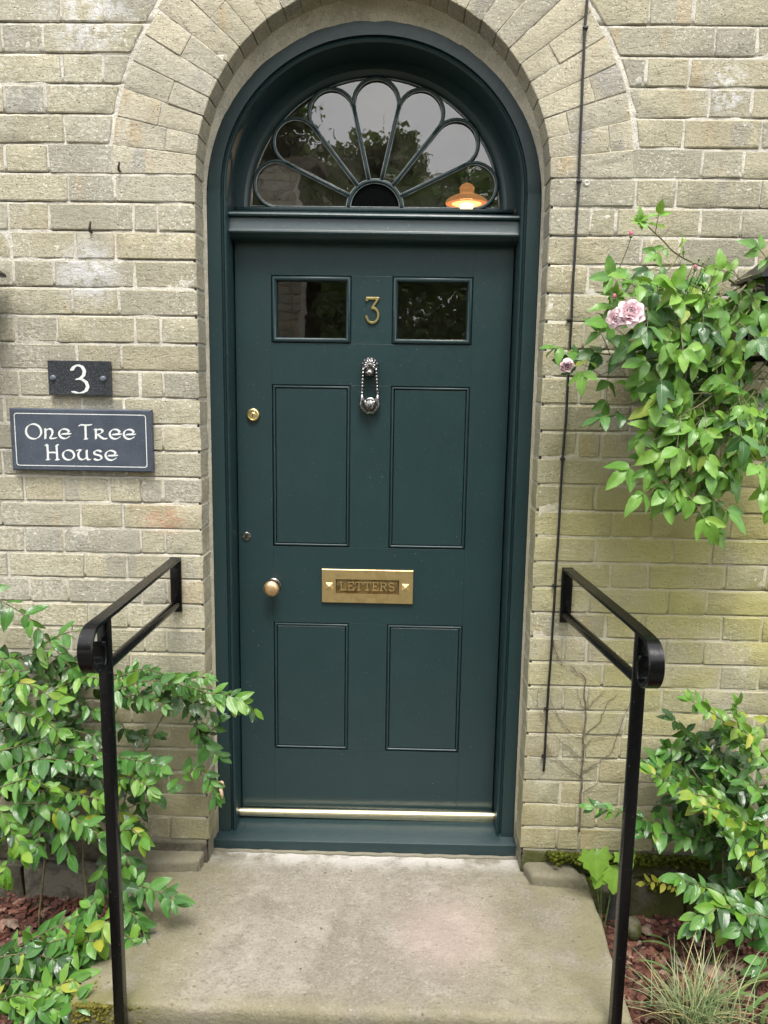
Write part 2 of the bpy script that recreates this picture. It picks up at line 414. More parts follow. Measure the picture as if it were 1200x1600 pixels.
def mat_leaf(name, ramp, gloss=.32, trans=.30, vein=.16, nveins=9.0):
    """ramp: colours over the random value of each leaf"""
    m = MT(name); r = m.rnd(); uv = m.coord('UV'); u, v, _ = m.sep(uv)
    col = m.ramp(r, ramp)
    av = m.math('ABSOLUTE', m.math('SUBTRACT', v, .5))
    ph = m.math('SUBTRACT', m.math('MULTIPLY', u, nveins), m.math('MULTIPLY', av, nveins*.9))
    vs_ = m.math('ABSOLUTE', m.math('SUBTRACT', m.math('FRACT', ph), .5))
    vein_m = m.math('MAXIMUM', m.band(vs_, .44, .5), m.band(av, .035, .008))
    col = m.mix(m.math('MULTIPLY', vein_m, vein*2.6), col, m.mix(.5, col, (.32,.44,.14)))
    P = m.pos()
    col = m.mix(m.math('MULTIPLY', m.band(m.noise(P, 35, 3), .4, .65), .4), col, m.mix(.42, col, (.02,.05,.008)))
    bk = m.nt.nodes.new('ShaderNodeNewGeometry').outputs['Backfacing']
    col = m.mix(bk, col, m.mix(.55, col, (.16,.24,.10)))
    nb = m.bump(m.math('SUBTRACT', m.math('MULTIPLY', vs_, .6), m.math('MULTIPLY', m.band(av, .05, .0), .5)), .35, .0022)
    rg = m.math('ADD', gloss, m.math('MULTIPLY', m.math('SUBTRACT', r, .5), .16))
    pr = m.bsdf(col, m.math('ADD', rg, .05), nb, spec=.50)
    tr = m.n('BsdfTranslucent', Color=m.mix(.6, col, (.25,.42,.03), 'MIX'))
    return m.done(m.n('MixShader', i0=trans, i1=pr, i2=tr))

def mat_soil():
    m = MT('dark_soil'); P = m.pos()
    n = m.noise(P, 40, 6, .7)
    col = m.mix(m.band(n, .3, .7), (.028,.019,.013), (.085,.055,.038))
    return m.done(m.bsdf(col, .95, m.bump(m.noise(P, 90, 5, .7), .9, .02), spec=.2))

def mat_chip():
    m = MT('bark_chip'); r = m.rnd(); P = m.pos()
    col = m.ramp(r, [(0, (.045,.020,.015)), (.3, (.115,.043,.030)), (.55, (.18,.078,.055)), (.75, (.070,.028,.021)), (.9, (.24,.135,.10)), (1, (.30,.20,.15))])
    st = m.noise(m.map(P, (60, 60, 60)), 2, 4, .7)
    col = m.mix(m.math('MULTIPLY', m.band(st, .55, .35), .6), col, (.02,.012,.01))
    return m.done(m.bsdf(col, .85, m.bump(st, .6, .004), spec=.25))

def mat_moss():
    m = MT('moss'); P = m.pos(); n = m.noise(P, 120, 5, .7)
    col = m.mix(m.band(n, .35, .65), (.030,.042,.006), (.13,.15,.02))
    return m.done(m.bsdf(col, .95, m.bump(m.noise(P, 260, 4, .7), 1.0, .008), spec=.1))

def mat_emit(name, col, st):
    m = MT(name); return m.done(m.n('Emission', Color=tuple(col)+(1,), Strength=st))

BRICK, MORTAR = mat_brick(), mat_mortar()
BRICK_ARCH = mat_brick('rubbed_arch_brick', [(0, (.425,.390,.290)), (.2, (.455,.418,.315)), (.45, (.385,.360,.285)), (.7, (.465,.425,.315)), (1, (.410,.372,.275))], 1.5)
FILLET = mat_mortar('painted_mortar', (.57,.535,.435))
PAINT = mat_paint('dark_teal_gloss_paint', (.0130,.0318,.0352))
PAINT_SILL = mat_paint('dark_teal_sill_paint', (.0125,.0300,.0340), .38, .35)
BRASS = mat_metal('polished_brass', (.86,.70,.34), .20, (.30,.20,.07), .45)
BRASS_OLD = mat_metal('aged_brass', (.70,.54,.27), .34, (.42,.29,.12), .5, 30)
PALE_BRASS = mat_metal('pale_brass_strip', (.93,.86,.62), .26, (.6,.5,.3), .35, 30)
CHROME = mat_metal('antique_chrome', (.36,.355,.35), .17, (.012,.012,.012), .9, 190)
BLACK_IRON = mat_paint('black_gloss_metal_paint', (.0022,.0022,.0028), .24, .30, .36)
BLACK = mat_plain('black_plastic', (.010,.010,.011), .45)
VOID = mat_plain('dark_keyhole', (.004,.004,.004), .9)
GLASS = mat_glass('fanlight_glass', .09, 3.3, .05); GLASS2 = mat_glass('door_glass', .04, 2.0, .006)
STONE = mat_stone(); SOIL = mat_soil(); CHIP = mat_chip(); MOSS = mat_moss()
LEADLINE = mat_paint('glazing_bar_paint', (.016,.034,.036), .30, .25)
EDGE_LIGHT = mat_plain('pale_edge_highlight', (.34,.38,.38), .5, var=.35, sc_=120)  # pale colour stands in for the highlights along the glazing bars

# ------------------------------------------------------------------ ground
HZ = .08
ZC = 2.08            # spring line of the arch
ZS = -.078           # top of the stone step
g = MB(); g.add([(-60,-80,-.62),(60,-80,-.62),(60,14,-.62),(-60,14,-.62)], [(0,1,2,3)])
m = MT('garden_ground'); P = m.pos(); n = m.noise(P, 1.4, 6, .6)
gm = m.done(m.bsdf(m.mix(m.band(n, .35, .65), (.085,.075,.055), (.15,.135,.10)), .95, m.bump(m.noise(P, 60, 4, .7), .7, .02)))
tag(g.build('ground', gm), 'brown garden ground around the house', kind='structure')

# planting beds on both sides of the step: uneven soil
def bed(name, x0, x1, y0, y1, z, label):
    nx, ny = 60, 60; X = np.linspace(x0, x1, nx); Y = np.linspace(y0, y1, ny); XX, YY = np.meshgrid(X, Y)
    ZZ = z+.022*fbm(XX*9, YY*9, 0, 5)+.012*fbm(XX*30, YY*30, 0, 9)
    mb = MB(); mb.add(np.stack([XX.ravel(), YY.ravel(), ZZ.ravel()], 1).tolist(), [(j*nx+i, j*nx+i+1, (j+1)*nx+i+1, (j+1)*nx+i) for j in range(ny-1) for i in range(nx-1)])
    b = len(mb.v); mb.add([(x0,y0,z-.4),(x1,y0,z-.4),(x1,y1,z-.4),(x0,y1,z-.4)], [(3,2,1,0)])
    mb.f.append(tuple(range(0, nx))[::-1]+(b, b+1)) ; 
    return tag(mb.build(name, SOIL, fix=False, ang=None), label, kind='structure')
bed('planting_bed', .70, 1.9, -1.25, .05, -.215, 'bark covered planting bed on the rose side of the step')
bed('planting_bed', -1.9, -.70, -1.25, .05, -.215, 'shaded planting bed on the house sign side of the step')

# ------------------------------------------------------------------ brick wall
wall = thing('brick_wall', 'pale gault brick house wall with round arch over the door', 'wall', (0, 0, -.3))
XE = .508; RIN = .508; ROUT = .752; XMAX = 1.75; ZTOP = 3.1

def brick_mesh(c, depth, seed, gap=(.0036, .0036), jit=.0016, y0=0.0, ins_=.0036, drop=.0018, pro=1.0):
    """c: corners (x,z) bottom-left, bottom-right, top-right, top-left"""
    q = random.Random(seed)
    c = [Vector((p[0], p[1])) for p in c]
    L = ((c[1]-c[0]).length+(c[2]-c[3]).length)/2; H = ((c[3]-c[0]).length+(c[2]-c[1]).length)/2
    eu, ev = min(ins_/L, .2), min(ins_/H, .2); gu, gv = gap[0]/L, gap[1]/H
    nu = 5 if L > .16 else 3
    us = [0, eu]+[eu+(1-2*eu)*i/nu for i in range(1, nu)]+[1-eu, 1]; vs_ = [0, ev, .5, 1-ev, 1]
    nu_, nv_ = len(us), len(vs_); V = []
    tilt = (q.uniform(-1, 1)*.0014, q.uniform(-1, 1)*.0012); pr = q.uniform(-.0018, .0012)*pro
    for j, v in enumerate(vs_):
        for i, u in enumerate(us):
            uu = gu+u*(1-2*gu); vv = gv+v*(1-2*gv)
            p = (c[0]*(1-uu)+c[1]*uu)*(1-vv)+(c[3]*(1-uu)+c[2]*uu)*vv
            eb = i in (0, nu_-1) or j in (0, nv_-1); cn = i in (0, nu_-1) and j in (0, nv_-1)
            y = y0+pr+tilt[0]*(u-.5)*2+tilt[1]*(v-.5)*2
            if eb: y += drop*q.uniform(.7, 1.35); p += Vector((q.uniform(-jit, jit), q.uniform(-jit, jit)))
            else: y += q.uniform(-.0006, .0006)
            if cn:
                ce = (c[0]+c[1]+c[2]+c[3])/4; p += (ce-p).normalized()*q.uniform(.0005, .0035); y += .0006
            V.append((p.x, y, p.y))
    F = [(j*nu_+i, j*nu_+i+1, (j+1)*nu_+i+1, (j+1)*nu_+i) for j in range(nv_-1) for i in range(nu_-1)]
    ring = [i for i in range(nu_)]+[(j+1)*nu_-1 for j in range(1, nv_)]+[(nv_-1)*nu_+i for i in range(nu_-2, -1, -1)]+[j*nu_ for j in range(nv_-2, 0, -1)]
    b = len(V); V += [(V[k][0], y0+depth, V[k][2]) for k in ring]
    n = len(ring)
    F += [(ring[k], b+k, b+(k+1) % n, ring[(k+1) % n]) for k in range(n)]
    mb = MB(); mb.v = V; mb.f = F
    return mb

# perpend joints read off the wall, one list per course from the course above joint A downwards
LEFT = [[95,163], [67,198,3], [161,97], [71,6], [101], [75,8], [179,106], [246,208,76,13], [180,117,17], [210,83,20], [186,113], [251,211,89,24],
        [190,120], [255,218,155,92,30], [194,128], [255,218,92,35], [196,130,3], [254,221,171,99,38], [192,126,3], [258,220,99,38], [198,133,13], [261,222,107,47],
        [200,139,17], [260,226,110,50], [204,142,22], [262,228,112,52], [206,145,25], [226,116,56], [208,148,30], [264,230,118,60], [210,150,35], [265,231,120,62]]
RIGHT = [[1015,1084], [984,1118,1184], [1010,1077], [1109,1176], [1068,1190], [1097,1162], [993,1057,1188], [923,963,1094,1158], [1001,1062,1183], [918,955,1085,1150],
         [985,1048,1172], [912,948,1076,1140], [978,1040,1165], [905,942,1070,1132], [985,1046,1168], [902,939,1062,1124], [962,1024,1146], [929,1057,1120],
         [957,1018,1140], [930,1052,1112], [955,1013,1133,1196], [920,1044,1104], [946,1007,1128,1190], [881,917,1039,1099], [941,1003,1125,1185], [880,917,1034,1096],
         [913,975,1100,1178], [877,913,968,1094], [935,996,1120], [875,910,968,1090], [902,932,1056,1112], [870,905,1022,1082]]
seen_bricks, hidden_bricks = 0, MB()
BK = []

def lay(c, depth, seed, vis, gap=(.0036, .0036), y0=0.0, **kw):
    mb = brick_mesh(c, depth, seed, gap, y0=y0, **kw)
    if vis: BK.append((mb, BRICK_ARCH if 'pro' in kw else BRICK))
    else: hidden_bricks.add(mb.v, mb.f)

def xa(z):
    """extrados of the arch at height z"""
    d = z-ZC
    return math.sqrt(max(ROUT**2-d*d, 0)) if d > 0 else XE

seed = 100
k0 = -7
for row in range(k0, 32):
    zl = 2.48-row*HZ; zh = zl+HZ
    for sgn, tabs in ((-1, LEFT), (1, RIGHT)):
        zm = (zl+zh)/2
        if zl >= ZC+ROUT:
            e0 = e1 = 0.0 if sgn > 0 else 0.0
        elif zl >= ZC-.001: e0, e1 = xa(zl)+.004, xa(zh)+.004
        else: e0 = e1 = XE
        px = tabs[row] if 0 <= row < 32 else None
        emax = max(e0, e1)
        if px is not None: xs = sorted(abs(x_at(p, zm)) for p in px)
        else: xs = [emax+.10+.06*(row % 2)]
        xs = [x for x in xs if x > emax+.035]
        # carry the bond on beyond what the photograph shows
        last = xs[-1] if xs else emax; prev = xs[-2] if len(xs) > 1 else emax
        big = (last-prev) < .17
        while last < XMAX:
            last += .238 if big else .122; big = not big; xs.append(last)
        a0, a1 = e0, e1
        for x in xs:
            seed += 1
            c = [(a0, zl), (x, zl), (x, zh), (a1, zh)]
            if sgn < 0: c = [(-p[0], p[1]) for p in (c[1], c[0], c[3], c[2])]
            first = a0 == e0 and zl < ZC-.001
            vis = (a0 < 1.14 and zl < 2.60 and px is not None)
            lay(c, .112 if first else .055, seed, vis)
            a0 = a1 = x
# arch ring of tapered bricks, some cut in two along their length
NV = 30
rq = random.Random(31)
CUTS = {0:.32, 1:.70, 2:.26, 3:.62, 5:.38, 8:.45, 9:.55, 12:.5, 14:.4, 16:.6, 19:.5, 20:.62, 22:.45, 24:.5, 26:.44, 27:.5, 28:.38, 29:.60}
for i in range(NV):
    t0, t1 = math.pi*i/NV, math.pi*(i+1)/NV
    w0 = .0012
    def pp(r, t): return (r*math.cos(t), ZC+r*math.sin(t))
    spans = [(RIN, ROUT-.004)]
    if i in CUTS: rc = RIN+(ROUT-RIN)*CUTS[i]; spans = [(RIN, rc), (rc, ROUT-.004)]
    for (ra, rb) in spans:
        seed += 1
        rb += rq.uniform(-.005, .003) if rb > .7 else 0; c = [pp(ra, t1), pp(ra, t0), pp(rb, t0), pp(rb, t1)]
        lay(c, .112, seed, True, (.0009, .0008), jit=.0006, ins_=.0022, drop=.0010, pro=.4)
for mb, bm_ in BK: mb.build('brick', bm_, wall, fix=False, ang=22)
hb = hidden_bricks.build('brick_surround', BRICK, wall, fix=False, ang=60); hb['kind'] = 'stuff'

# mortar bed behind the bricks, uneven and smeared a little over their edges
OFF = [-.0052, -.0028, -.0006, .0014, .0030, .0044, .0075, .022, .038, .056]
Z = np.array([-.02]+[k*HZ+o for k in range(int(ZTOP/HZ)+1) for o in OFF]); nz_ = len(Z); CS = .0065
nx = int(2*XMAX/CS)+1; X = np.linspace(-XMAX, XMAX, nx); XX, ZZ = np.meshgrid(X, Z)
YY = .0026+.0020*fbm(XX*42, ZZ*42, 0, 3, 3)+.0005*fbm(XX*7, ZZ*7, 0, 8, 2)
# ragged crack where the bed has shrunk from the underside of the bricks
rel = ZZ-np.round(ZZ/HZ)*HZ; gate = np.clip(fbm(XX*6, np.round(ZZ/HZ)*7.3, 0, 31, 3)*3+.40, 0, 1)
YY = YY+np.where((rel > .0010) & (rel < .0048), .009*gate, 0)
ins = (np.abs(XX) < XE+.0075) & (ZZ < ZC) | (np.hypot(XX, ZZ-ZC) < RIN+.006) & (ZZ >= ZC)
F = []
keep = ~ins
for j in range(nz_-1):
    b = j*nx
    for i in range(nx-1):
        if keep[j, i] and keep[j, i+1] and keep[j+1, i] and keep[j+1, i+1]:
            F.append((b+i, b+i+1, b+nx+i+1, b+nx+i))
mb = MB(); mb.v = np.stack([XX.ravel(), YY.ravel(), ZZ.ravel()], 1).tolist(); mb.f = F
mb.build('mortar', MORTAR, wall, fix=False, ang=None)
# mortar of the reveal and soffit, then the pale fillet that seals the door frame
def arch_path(a, b, zc, z0, n=48, nj=22):
    p = []
    for k in range(nj): p.append(((-a, z0+(zc-z0)*k/nj), (-1, 0)))
    for k in range(n+1):
        t = math.pi*(1-k/n); p.append(((a*math.cos(t), zc+b*math.sin(t)), (math.cos(t), math.sin(t))))
    for k in range(nj-1, -1, -1): p.append(((a, z0+(zc-z0)*k/nj), (1, 0)))
    return p
mb = MB()
pa = arch_path(XE+.0065, RIN+.0045, ZC, -.12)
rows = [.0015, .04, .075, .11, .26]
V = []
for i, (p, o) in enumerate(pa):
    for y in rows:
        n = .0022*fbm(p[0]*40, p[1]*40, y*40, 4, 2); V.append((p[0]+o[0]*n, y, p[1]+o[1]*n))
k = len(rows); F = [(i*k+j, i*k+j+1, (i+1)*k+j+1, (i+1)*k+j) for i in range(len(pa)-1) for j in range(k-1)]
mb.add(V, F); mb.build('reveal_mortar', MORTAR, wall, fix=False, ang=None)
FA, FB, FZ, FY = .506, .497, 2.035, .105       # door frame: outer half width, arch rise, spring, front plane
mb = MB(); V = []
pf = arch_path(XE+.006, RIN+.004, ZC, -.10); pg = arch_path(FA-.001, FB-.002, FZ, -.10)
for i in range(len(pf)):
    (p, o), (q_, _) = pf[i], pg[i]
    p = Vector(p); q_ = Vector(q_)
    for s_, y in ((0, .084), (.25, .093), (.7, .099), (1.0, .108)):
        r = p.lerp(q_, s_); n = (.0035 if s_ < .9 else .0008)*fbm(r.x*26, r.y*26, s_*3, 6, 3)
        V.append((r.x+o[0]*n*.3, y+n, r.y+o[1]*n*.3))
F = [(i*4+j, i*4+j+1, (i+1)*4+j+1, (i+1)*4+j) for i in range(len(pf)-1) for j in range(3)]
mb.add(V, F); mb.build('mortar_fillet', FILLET, wall, fix=False, ang=None)
# core of the wall and the low stone footing courses
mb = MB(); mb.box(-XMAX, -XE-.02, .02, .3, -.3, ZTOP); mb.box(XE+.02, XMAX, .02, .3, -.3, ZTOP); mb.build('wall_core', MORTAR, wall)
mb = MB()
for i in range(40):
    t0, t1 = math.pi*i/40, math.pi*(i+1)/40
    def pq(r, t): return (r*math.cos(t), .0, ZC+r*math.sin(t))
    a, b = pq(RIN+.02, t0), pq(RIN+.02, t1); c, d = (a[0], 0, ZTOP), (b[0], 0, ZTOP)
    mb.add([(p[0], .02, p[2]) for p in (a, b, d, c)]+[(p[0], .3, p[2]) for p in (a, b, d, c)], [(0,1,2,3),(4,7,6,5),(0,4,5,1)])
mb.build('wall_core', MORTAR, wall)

# footing: two courses of rough, dark, mossy stones below the brickwork
m = MT('footing_stone'); P = m.pos(); r = m.rnd(); n = m.noise(P, 18, 6, .7)
c = m.ramp(r, [(0, (.10,.09,.065)), (.5, (.16,.145,.11)), (1, (.20,.185,.15))])
c = m.mix(m.math('MULTIPLY', m.band(n, .45, .6), .7), c, (.06,.05,.035))
ms = m.math('MULTIPLY', m.band(m.sep(P)[0], .2, .6), m.band(m.noise(P, 9, 4), .36, .55)); c = m.mix(m.math('MULTIPLY', ms, .85), c, (.060,.072,.012))
FOOT = m.done(m.bsdf(c, .95, m.bump(m.noise(P, 70, 6, .75), .9, .012), spec=.2))
rq = random.Random(5)
for zl, zh, y0 in ((-.085, -.003, -.004), (-.30, -.09, -.03)):
    for sg in (-1, 1):
        x = .511 if zl > -.09 else .60
        while x < XMAX:
            wd = rq.uniform(.17, .30); c = [(x, zl), (x+wd, zl), (x+wd, zh), (x, zh)]
            if sg < 0: c = [(-p[0], p[1]) for p in (c[1], c[0], c[3], c[2])]
            brick_mesh(c, .09, rq.random(), (.006, .005), .006, y0).build('footing_stone', FOOT, wall, fix=False, ang=60)
            x += wd
# ------------------------------------------------------------------ stone step
step = thing('stone_step', 'worn stone doorstep slab with mossy front corner below the door', 'step', (0, -.3, -.25))
def slab(name, corners, ztop, thick, mat, parent, r=.018, nx=72, ny=40, sag=.006, rough=.0035, seed=1):
    """corners: back-left, back-right, front-right, front-left (x,y)"""
    def us(n):
        e = [0, .004, .01, .018, .03]
        return np.array(e+list(np.linspace(.05, .95, n))+[1-q for q in e[::-1]])
    U, W = us(nx), us(ny); uu, ww = np.meshgrid(U, W); bl, br, fr, fl = [np.array(c) for c in corners]
    Pp = (fl[None, None]*(1-uu)[..., None]+fr[None, None]*uu[..., None])*(1-ww)[..., None]+(bl[None, None]*(1-uu)[..., None]+br[None, None]*uu[..., None])*ww[..., None]
    Xg, Yg = Pp[..., 0], Pp[..., 1]
    Lx, Ly = abs(br[0]-bl[0]), abs(bl[1]-fl[1])
    rr = r*(1+.6*fbm(Xg*6, Yg*6, 0, seed+3, 2))
    dx = np.minimum(uu, 1-uu)*Lx; dy = np.minimum(ww, 1-ww)*Ly; dx = np.where(ww > .97, dx, dx)
    def drop(d, rr): q = np.clip(rr-d, 0, None); return rr-np.sqrt(np.clip(rr*rr-q*q, 0, None))
    Zg = ztop-np.maximum(drop(dx, rr), drop(dy, rr))
    Zg += rough*fbm(Xg*7, Yg*7, 0, seed, 4)+.0010*fbm(Xg*60, Yg*60, 0, seed+1, 2)-sag*np.exp(-((Xg/.35)**2+((Yg+.2)/.35)**2))
    en = .004*fbm(Xg*14, Yg*14, 0, seed+5, 3); edge = (dx < .02) | (dy < .02)
    Xg = Xg+np.where(edge, en, 0); Yg = Yg+np.where(edge, en[::-1], 0)
    nx_, ny_ = len(U), len(W); V = np.stack([Xg.ravel(), Yg.ravel(), Zg.ravel()], 1).tolist()
    F = [(j*nx_+i, j*nx_+i+1, (j+1)*nx_+i+1, (j+1)*nx_+i) for j in range(ny_-1) for i in range(nx_-1)]
    ring = list(range(nx_))+[(j+1)*nx_-1 for j in range(1, ny_)]+[(ny_-1)*nx_+i for i in range(nx_-2, -1, -1)]+[j*nx_ for j in range(ny_-2, 0, -1)]
    n = len(ring)
    for q, zz in enumerate((ztop-thick*.5, ztop-thick)):
        b = len(V); V += [(V[k][0]+.004*math.sin(k*1.7+q), V[k][1]+.003*math.sin(k*2.3), zz) for k in ring]
        src = ring if q == 0 else [b-n+k for k in range(n)]
        F += [(src[k], b+k, b+(k+1) % n, src[(k+1) % n]) for k in range(n)]
    mb = MB(); mb.v = V; mb.f = F
    return mb.build(name, mat, parent, fix=False, ang=None)
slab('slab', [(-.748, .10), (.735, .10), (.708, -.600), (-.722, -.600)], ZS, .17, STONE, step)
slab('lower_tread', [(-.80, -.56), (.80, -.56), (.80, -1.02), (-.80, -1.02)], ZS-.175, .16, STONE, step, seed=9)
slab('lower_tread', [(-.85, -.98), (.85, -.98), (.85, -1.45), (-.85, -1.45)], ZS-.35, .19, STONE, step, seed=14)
CEM = mat_mortar('cement_patch', (.40,.37,.30))
slab('cement_patch', [(-.80, .02), (-.512, .09), (-.535, -.050), (-.785, -.066)], -.036, .06, CEM, step, r=.016, nx=14, ny=8, sag=0, rough=.006, seed=21)
slab('cement_patch', [(.508, .10), (.68, .03), (.705, -.085), (.535, -.070)], -.046, .06, CEM, step, r=.014, nx=18, ny=12, sag=0, rough=.010, seed=25)
# lime bead where the sill meets the step
mb = MB(); mb.tube([(-.52+1.035*i/60, .068+.002*math.sin(i*1.3), ZS+.001) for i in range(61)], [.0055+.0015*abs(math.sin(i*2.1)) for i in range(61)], 8)
mb.build('mortar_bead', mat_mortar('lime_bead', (.62,.60,.56)), step, ang=None)
for sg in (-1, 1):
    mb = MB(); mb.tube([(sg*(.517+.002*math.sin(i*1.9)), .078+.0012*i, -.085+.011*i) for i in range(14)], [.012*(1-.045*i)*(.8+.3*abs(math.sin(i*1.4))) for i in range(14)], 8); mb.build('mortar_bead', bpy.data.materials['lime_bead'], step, ang=None)
# moss along the foot of the wall and on the soil edge
mb = MB(); q = random.Random(3)
for i in range(1500):
    x = q.uniform(.60, 1.12); y = -.012-abs(q.gauss(0, .012)); z = q.choice([-.005, -.09])+q.uniform(-.024, .006)
    if vnoise(x*9, z*20, 0, 3) < -.1: continue
    mb.sphere((x, y, z), q.uniform(.003, .0085), 6, 4, (1.2, 1, .8))
mo = mb.build('moss', MOSS, None, ang=None); tag(mo, 'dark green moss growing along the foot of the wall', 'moss', kind='stuff')
mb = MB()
for i in range(1500):
    a = q.random(); x = q.uniform(-.722, -.60) if a < .8 else q.uniform(-.60, -.48); d = abs(q.gauss(0, .03)); y = -.602+min(d, .02)*q.random(); z = ZS-.006-d
    if vnoise(x*22, z*22, y*9, 6) < -.05: continue
    if q.random() < .35: y = -.60+abs(q.gauss(0, .03)); z = ZS-.002-.010*math.exp(-(y+.60)*60)
    mb.sphere((x, y, z), q.uniform(.0022, .0055), 6, 4, (1.1, 1, .9))
tag(mb.build('moss', mat_plain('olive_moss', (.115,.105,.022), .95, .1, .6, 90), None, ang=None), 'olive moss on the front corner of the stone step', 'moss', kind='stuff')

# ------------------------------------------------------------------ door frame
frame = thing('door_frame', 'dark teal painted arched timber door frame with fan shaped top light', 'door frame', (0, .15, -.03))
FZ, FA, FB, IA, IB = 2.064, .507, .484, .445, .415
PROF = [(0, .31), (0, .118), (.0015, .110), (.006, .1055), (.0105, .109), (.013, .117), (.0165, .117), (.0175, .105), (.056, .105), (.0615, .110), (.0615, .31)]
for sg in (-1, 1):
    path = [((sg*IA*(1.0), z), (sg, 0)) for z in (-.035, .4, .9, 1.4, 1.9, 2.0635)]
    mb = MB(); mb.sweep(path, PROF); mb.build('jamb', PAINT, frame, ang=35)
    mb = MB(); mb.bbox(*sorted((sg*.5070, sg*.5125)), .108, .16, -.03, 2.055, .001); mb.build('jamb_edge_strip', BLACK, frame)
mb = MB(); NA = 72; V = []; F = []
for k in range(NA+1):
    t = math.pi*(1-k/NA); ci, si = math.cos(t), math.sin(t)
    for (u, y) in PROF:
        s_ = u/.0615; a = IA+(FA-.004-IA)*s_; b = IB+(FB-IB)*s_
        V.append((a*ci, y+(.0012 if k % 36 == 0 else 0), FZ+b*si))
mP = len(PROF)
for k in range(NA):
    for j in range(mP): a = k*mP+j; b = k*mP+(j+1) % mP; F.append((a, b, b+mP, a+mP))
mb.add(V, F); mb.build('arched_head', PAINT, frame, ang=35)
# transom between door and fanlight
TR = [(.140, 1.945), (.1345, 1.9475), (.1330, 1.952), (.1345, 1.9570), (.141, 1.9585), (.1420, 1.9605), (.1460, 1.9950), (.1430, 1.9965), (.1355, 1.9980), (.1340, 2.003), (.1370, 2.008), (.1450, 2.0105), (.160, 2.0145), (.215, 2.0280), (.235, 2.0350), (.30, 2.0350), (.30, 1.930), (.165, 1.930), (.146, 1.938)]
mb = MB(); n = len(TR)
mb.add([(-.4445, y, z) for y, z in TR]+[(.4445, y, z-.004) for y, z in TR], [tuple(range(n)), tuple(range(2*n-1, n-1, -1))]+[(k, (k+1) % n, (k+1) % n+n, k+n) for k in range(n)])
mb.build('transom', PAINT, frame, ang=30)
# sill with a weathered slope and rounded nose
SL = [(.070, -.074), (.0685, -.045), (.0700, -.0375), (.076, -.0340), (.105, -.0265), (.150, -.0135), (.20, -.0060), (.30, -.004), (.30, -.078), (.07, -.078)]
mb = MB(); n = len(SL)
mb.add([(-.518, y, z-.004) for y, z in SL]+[(.508, y, z+.004) for y, z in SL], [tuple(range(n)), tuple(range(2*n-1, n-1, -1))]+[(k, (k+1) % n, (k+1) % n+n, k+n) for k in range(n)])
mb.build('sill', PAINT_SILL, frame, ang=30)
mb = MB(); mb.tube([(-.4440, .168, .0085), (.4440, .168, .0165)], .0125, 14); mb.bbox(-.4435, .4435, .165, .19, -.008, .012, .002); mb.build('brass_weather_bar', PALE_BRASS, frame)

# fanlight: sash ring, hub, petal shaped glazing bars, panes
SY, SZ, SA, SB = .235, 2.044, .399, .393
fan = MB(); V = []; F = []
for k in range(65):
    t = math.pi*(1-k/64); ci, si = math.cos(t), math.sin(t)
    for (a, b, y) in ((.452, .450, SY+.04), (.452, .450, SY-.004), (.416, .410, SY-.004), (.411, .405, SY), (.403, .397, SY+.006), (SA, SB, SY+.014), (SA, SB, SY+.04)):
        V.append((a*ci, y, SZ+b*si))
for k in range(64):
    for j in range(6): a = k*7+j; F.append((a, a+1, a+8, a+7))
fan.add(V, F); fan.bbox(-.443, .443, SY-.002, SY+.04, 2.0345, 2.0460, .002)
fanl = fan.build('fanlight', PAINT, frame, fix=True, ang=35); fanl['label'] = 'semicircular fanlight sash with petal shaped panes'
ZS_ = SB/SA; r0 = .085; CX = .0
NP = 7; DA = math.pi/NP; RM = .3935
rcap = RM/(1+math.sin(DA/2)); wcap = rcap*math.sin(DA/2); rt = rcap*math.cos(DA/2)
def fp(x, z): return (CX+x, SZ+.002+z*ZS_)
def polar(r, t): return (r*math.cos(t), r*math.sin(t))
def bar(pts, name='glazing_bar', w=.0085, y=SY+.004):
    """rounded bar with a raised bead, path in the fan's plane"""
    mb = MB(); mb.tube([(fp(*p)[0], y+.006, fp(*p)[1]) for p in pts], w, 8, squash=1.0); o = mb.build(name, LEADLINE, fanl, ang=None)
    mb = MB()
    return o
def edge(pts, d, y=SY+.0105):
    """thin pale line beside a bar, painting its edge highlight"""
    q_ = []
    for i, p in enumerate(pts):
        a = Vector(pts[max(i-1, 0)]); b = Vector(pts[min(i+1, len(pts)-1)]); t = (b-a).normalized(); nn = Vector((-t.y, t.x))
        q_.append(Vector(p)+nn*d)
    mb = MB(); mb.tube([(fp(*p)[0], y, fp(*p)[1]) for p in q_], .0014, 6); mb.build('highlight_line', EDGE_LIGHT, fanl, ang=None)
hub = [polar(r0, math.pi*i/24) for i in range(25)]
bar(hub, 'hub_bar', .0062); edge(hub, -.0066); edge(hub, .0066)
caps = []
for i in range(NP):
    ph = DA*(i+.5); c = Vector(polar(rcap, ph)); arc = []
    for k in range(21):
        a = ph-(math.pi/2+DA/2)+(math.pi+DA)*k/20
        arc.append((c.x+wcap*math.cos(a), c.y+wcap*math.sin(a)))
    arc = [(x, max(z, .0005)) for x, z in arc]; caps.append(arc); bar(arc, 'petal_bar', .0052); edge(arc, .0058)
    sh = DA/2-.022
    lft = [polar(r0+.006+(rt-r0)*k/6, ph+sh*(1)) for k in range(7)]
for i in range(1, NP):
    ln = [polar(r0+(rt-r0)*k/5, DA*i) for k in range(6)]
    bar(ln, 'radial_bar', .0052); edge(ln, .0058); edge(ln, -.0058)
ring_ = [polar(RM+.003, math.pi*i/48) for i in range(49)]; edge(ring_, .0025, SY+.012)
edge([(-.394, .004), (.394, .004)], .001, SY+.011)
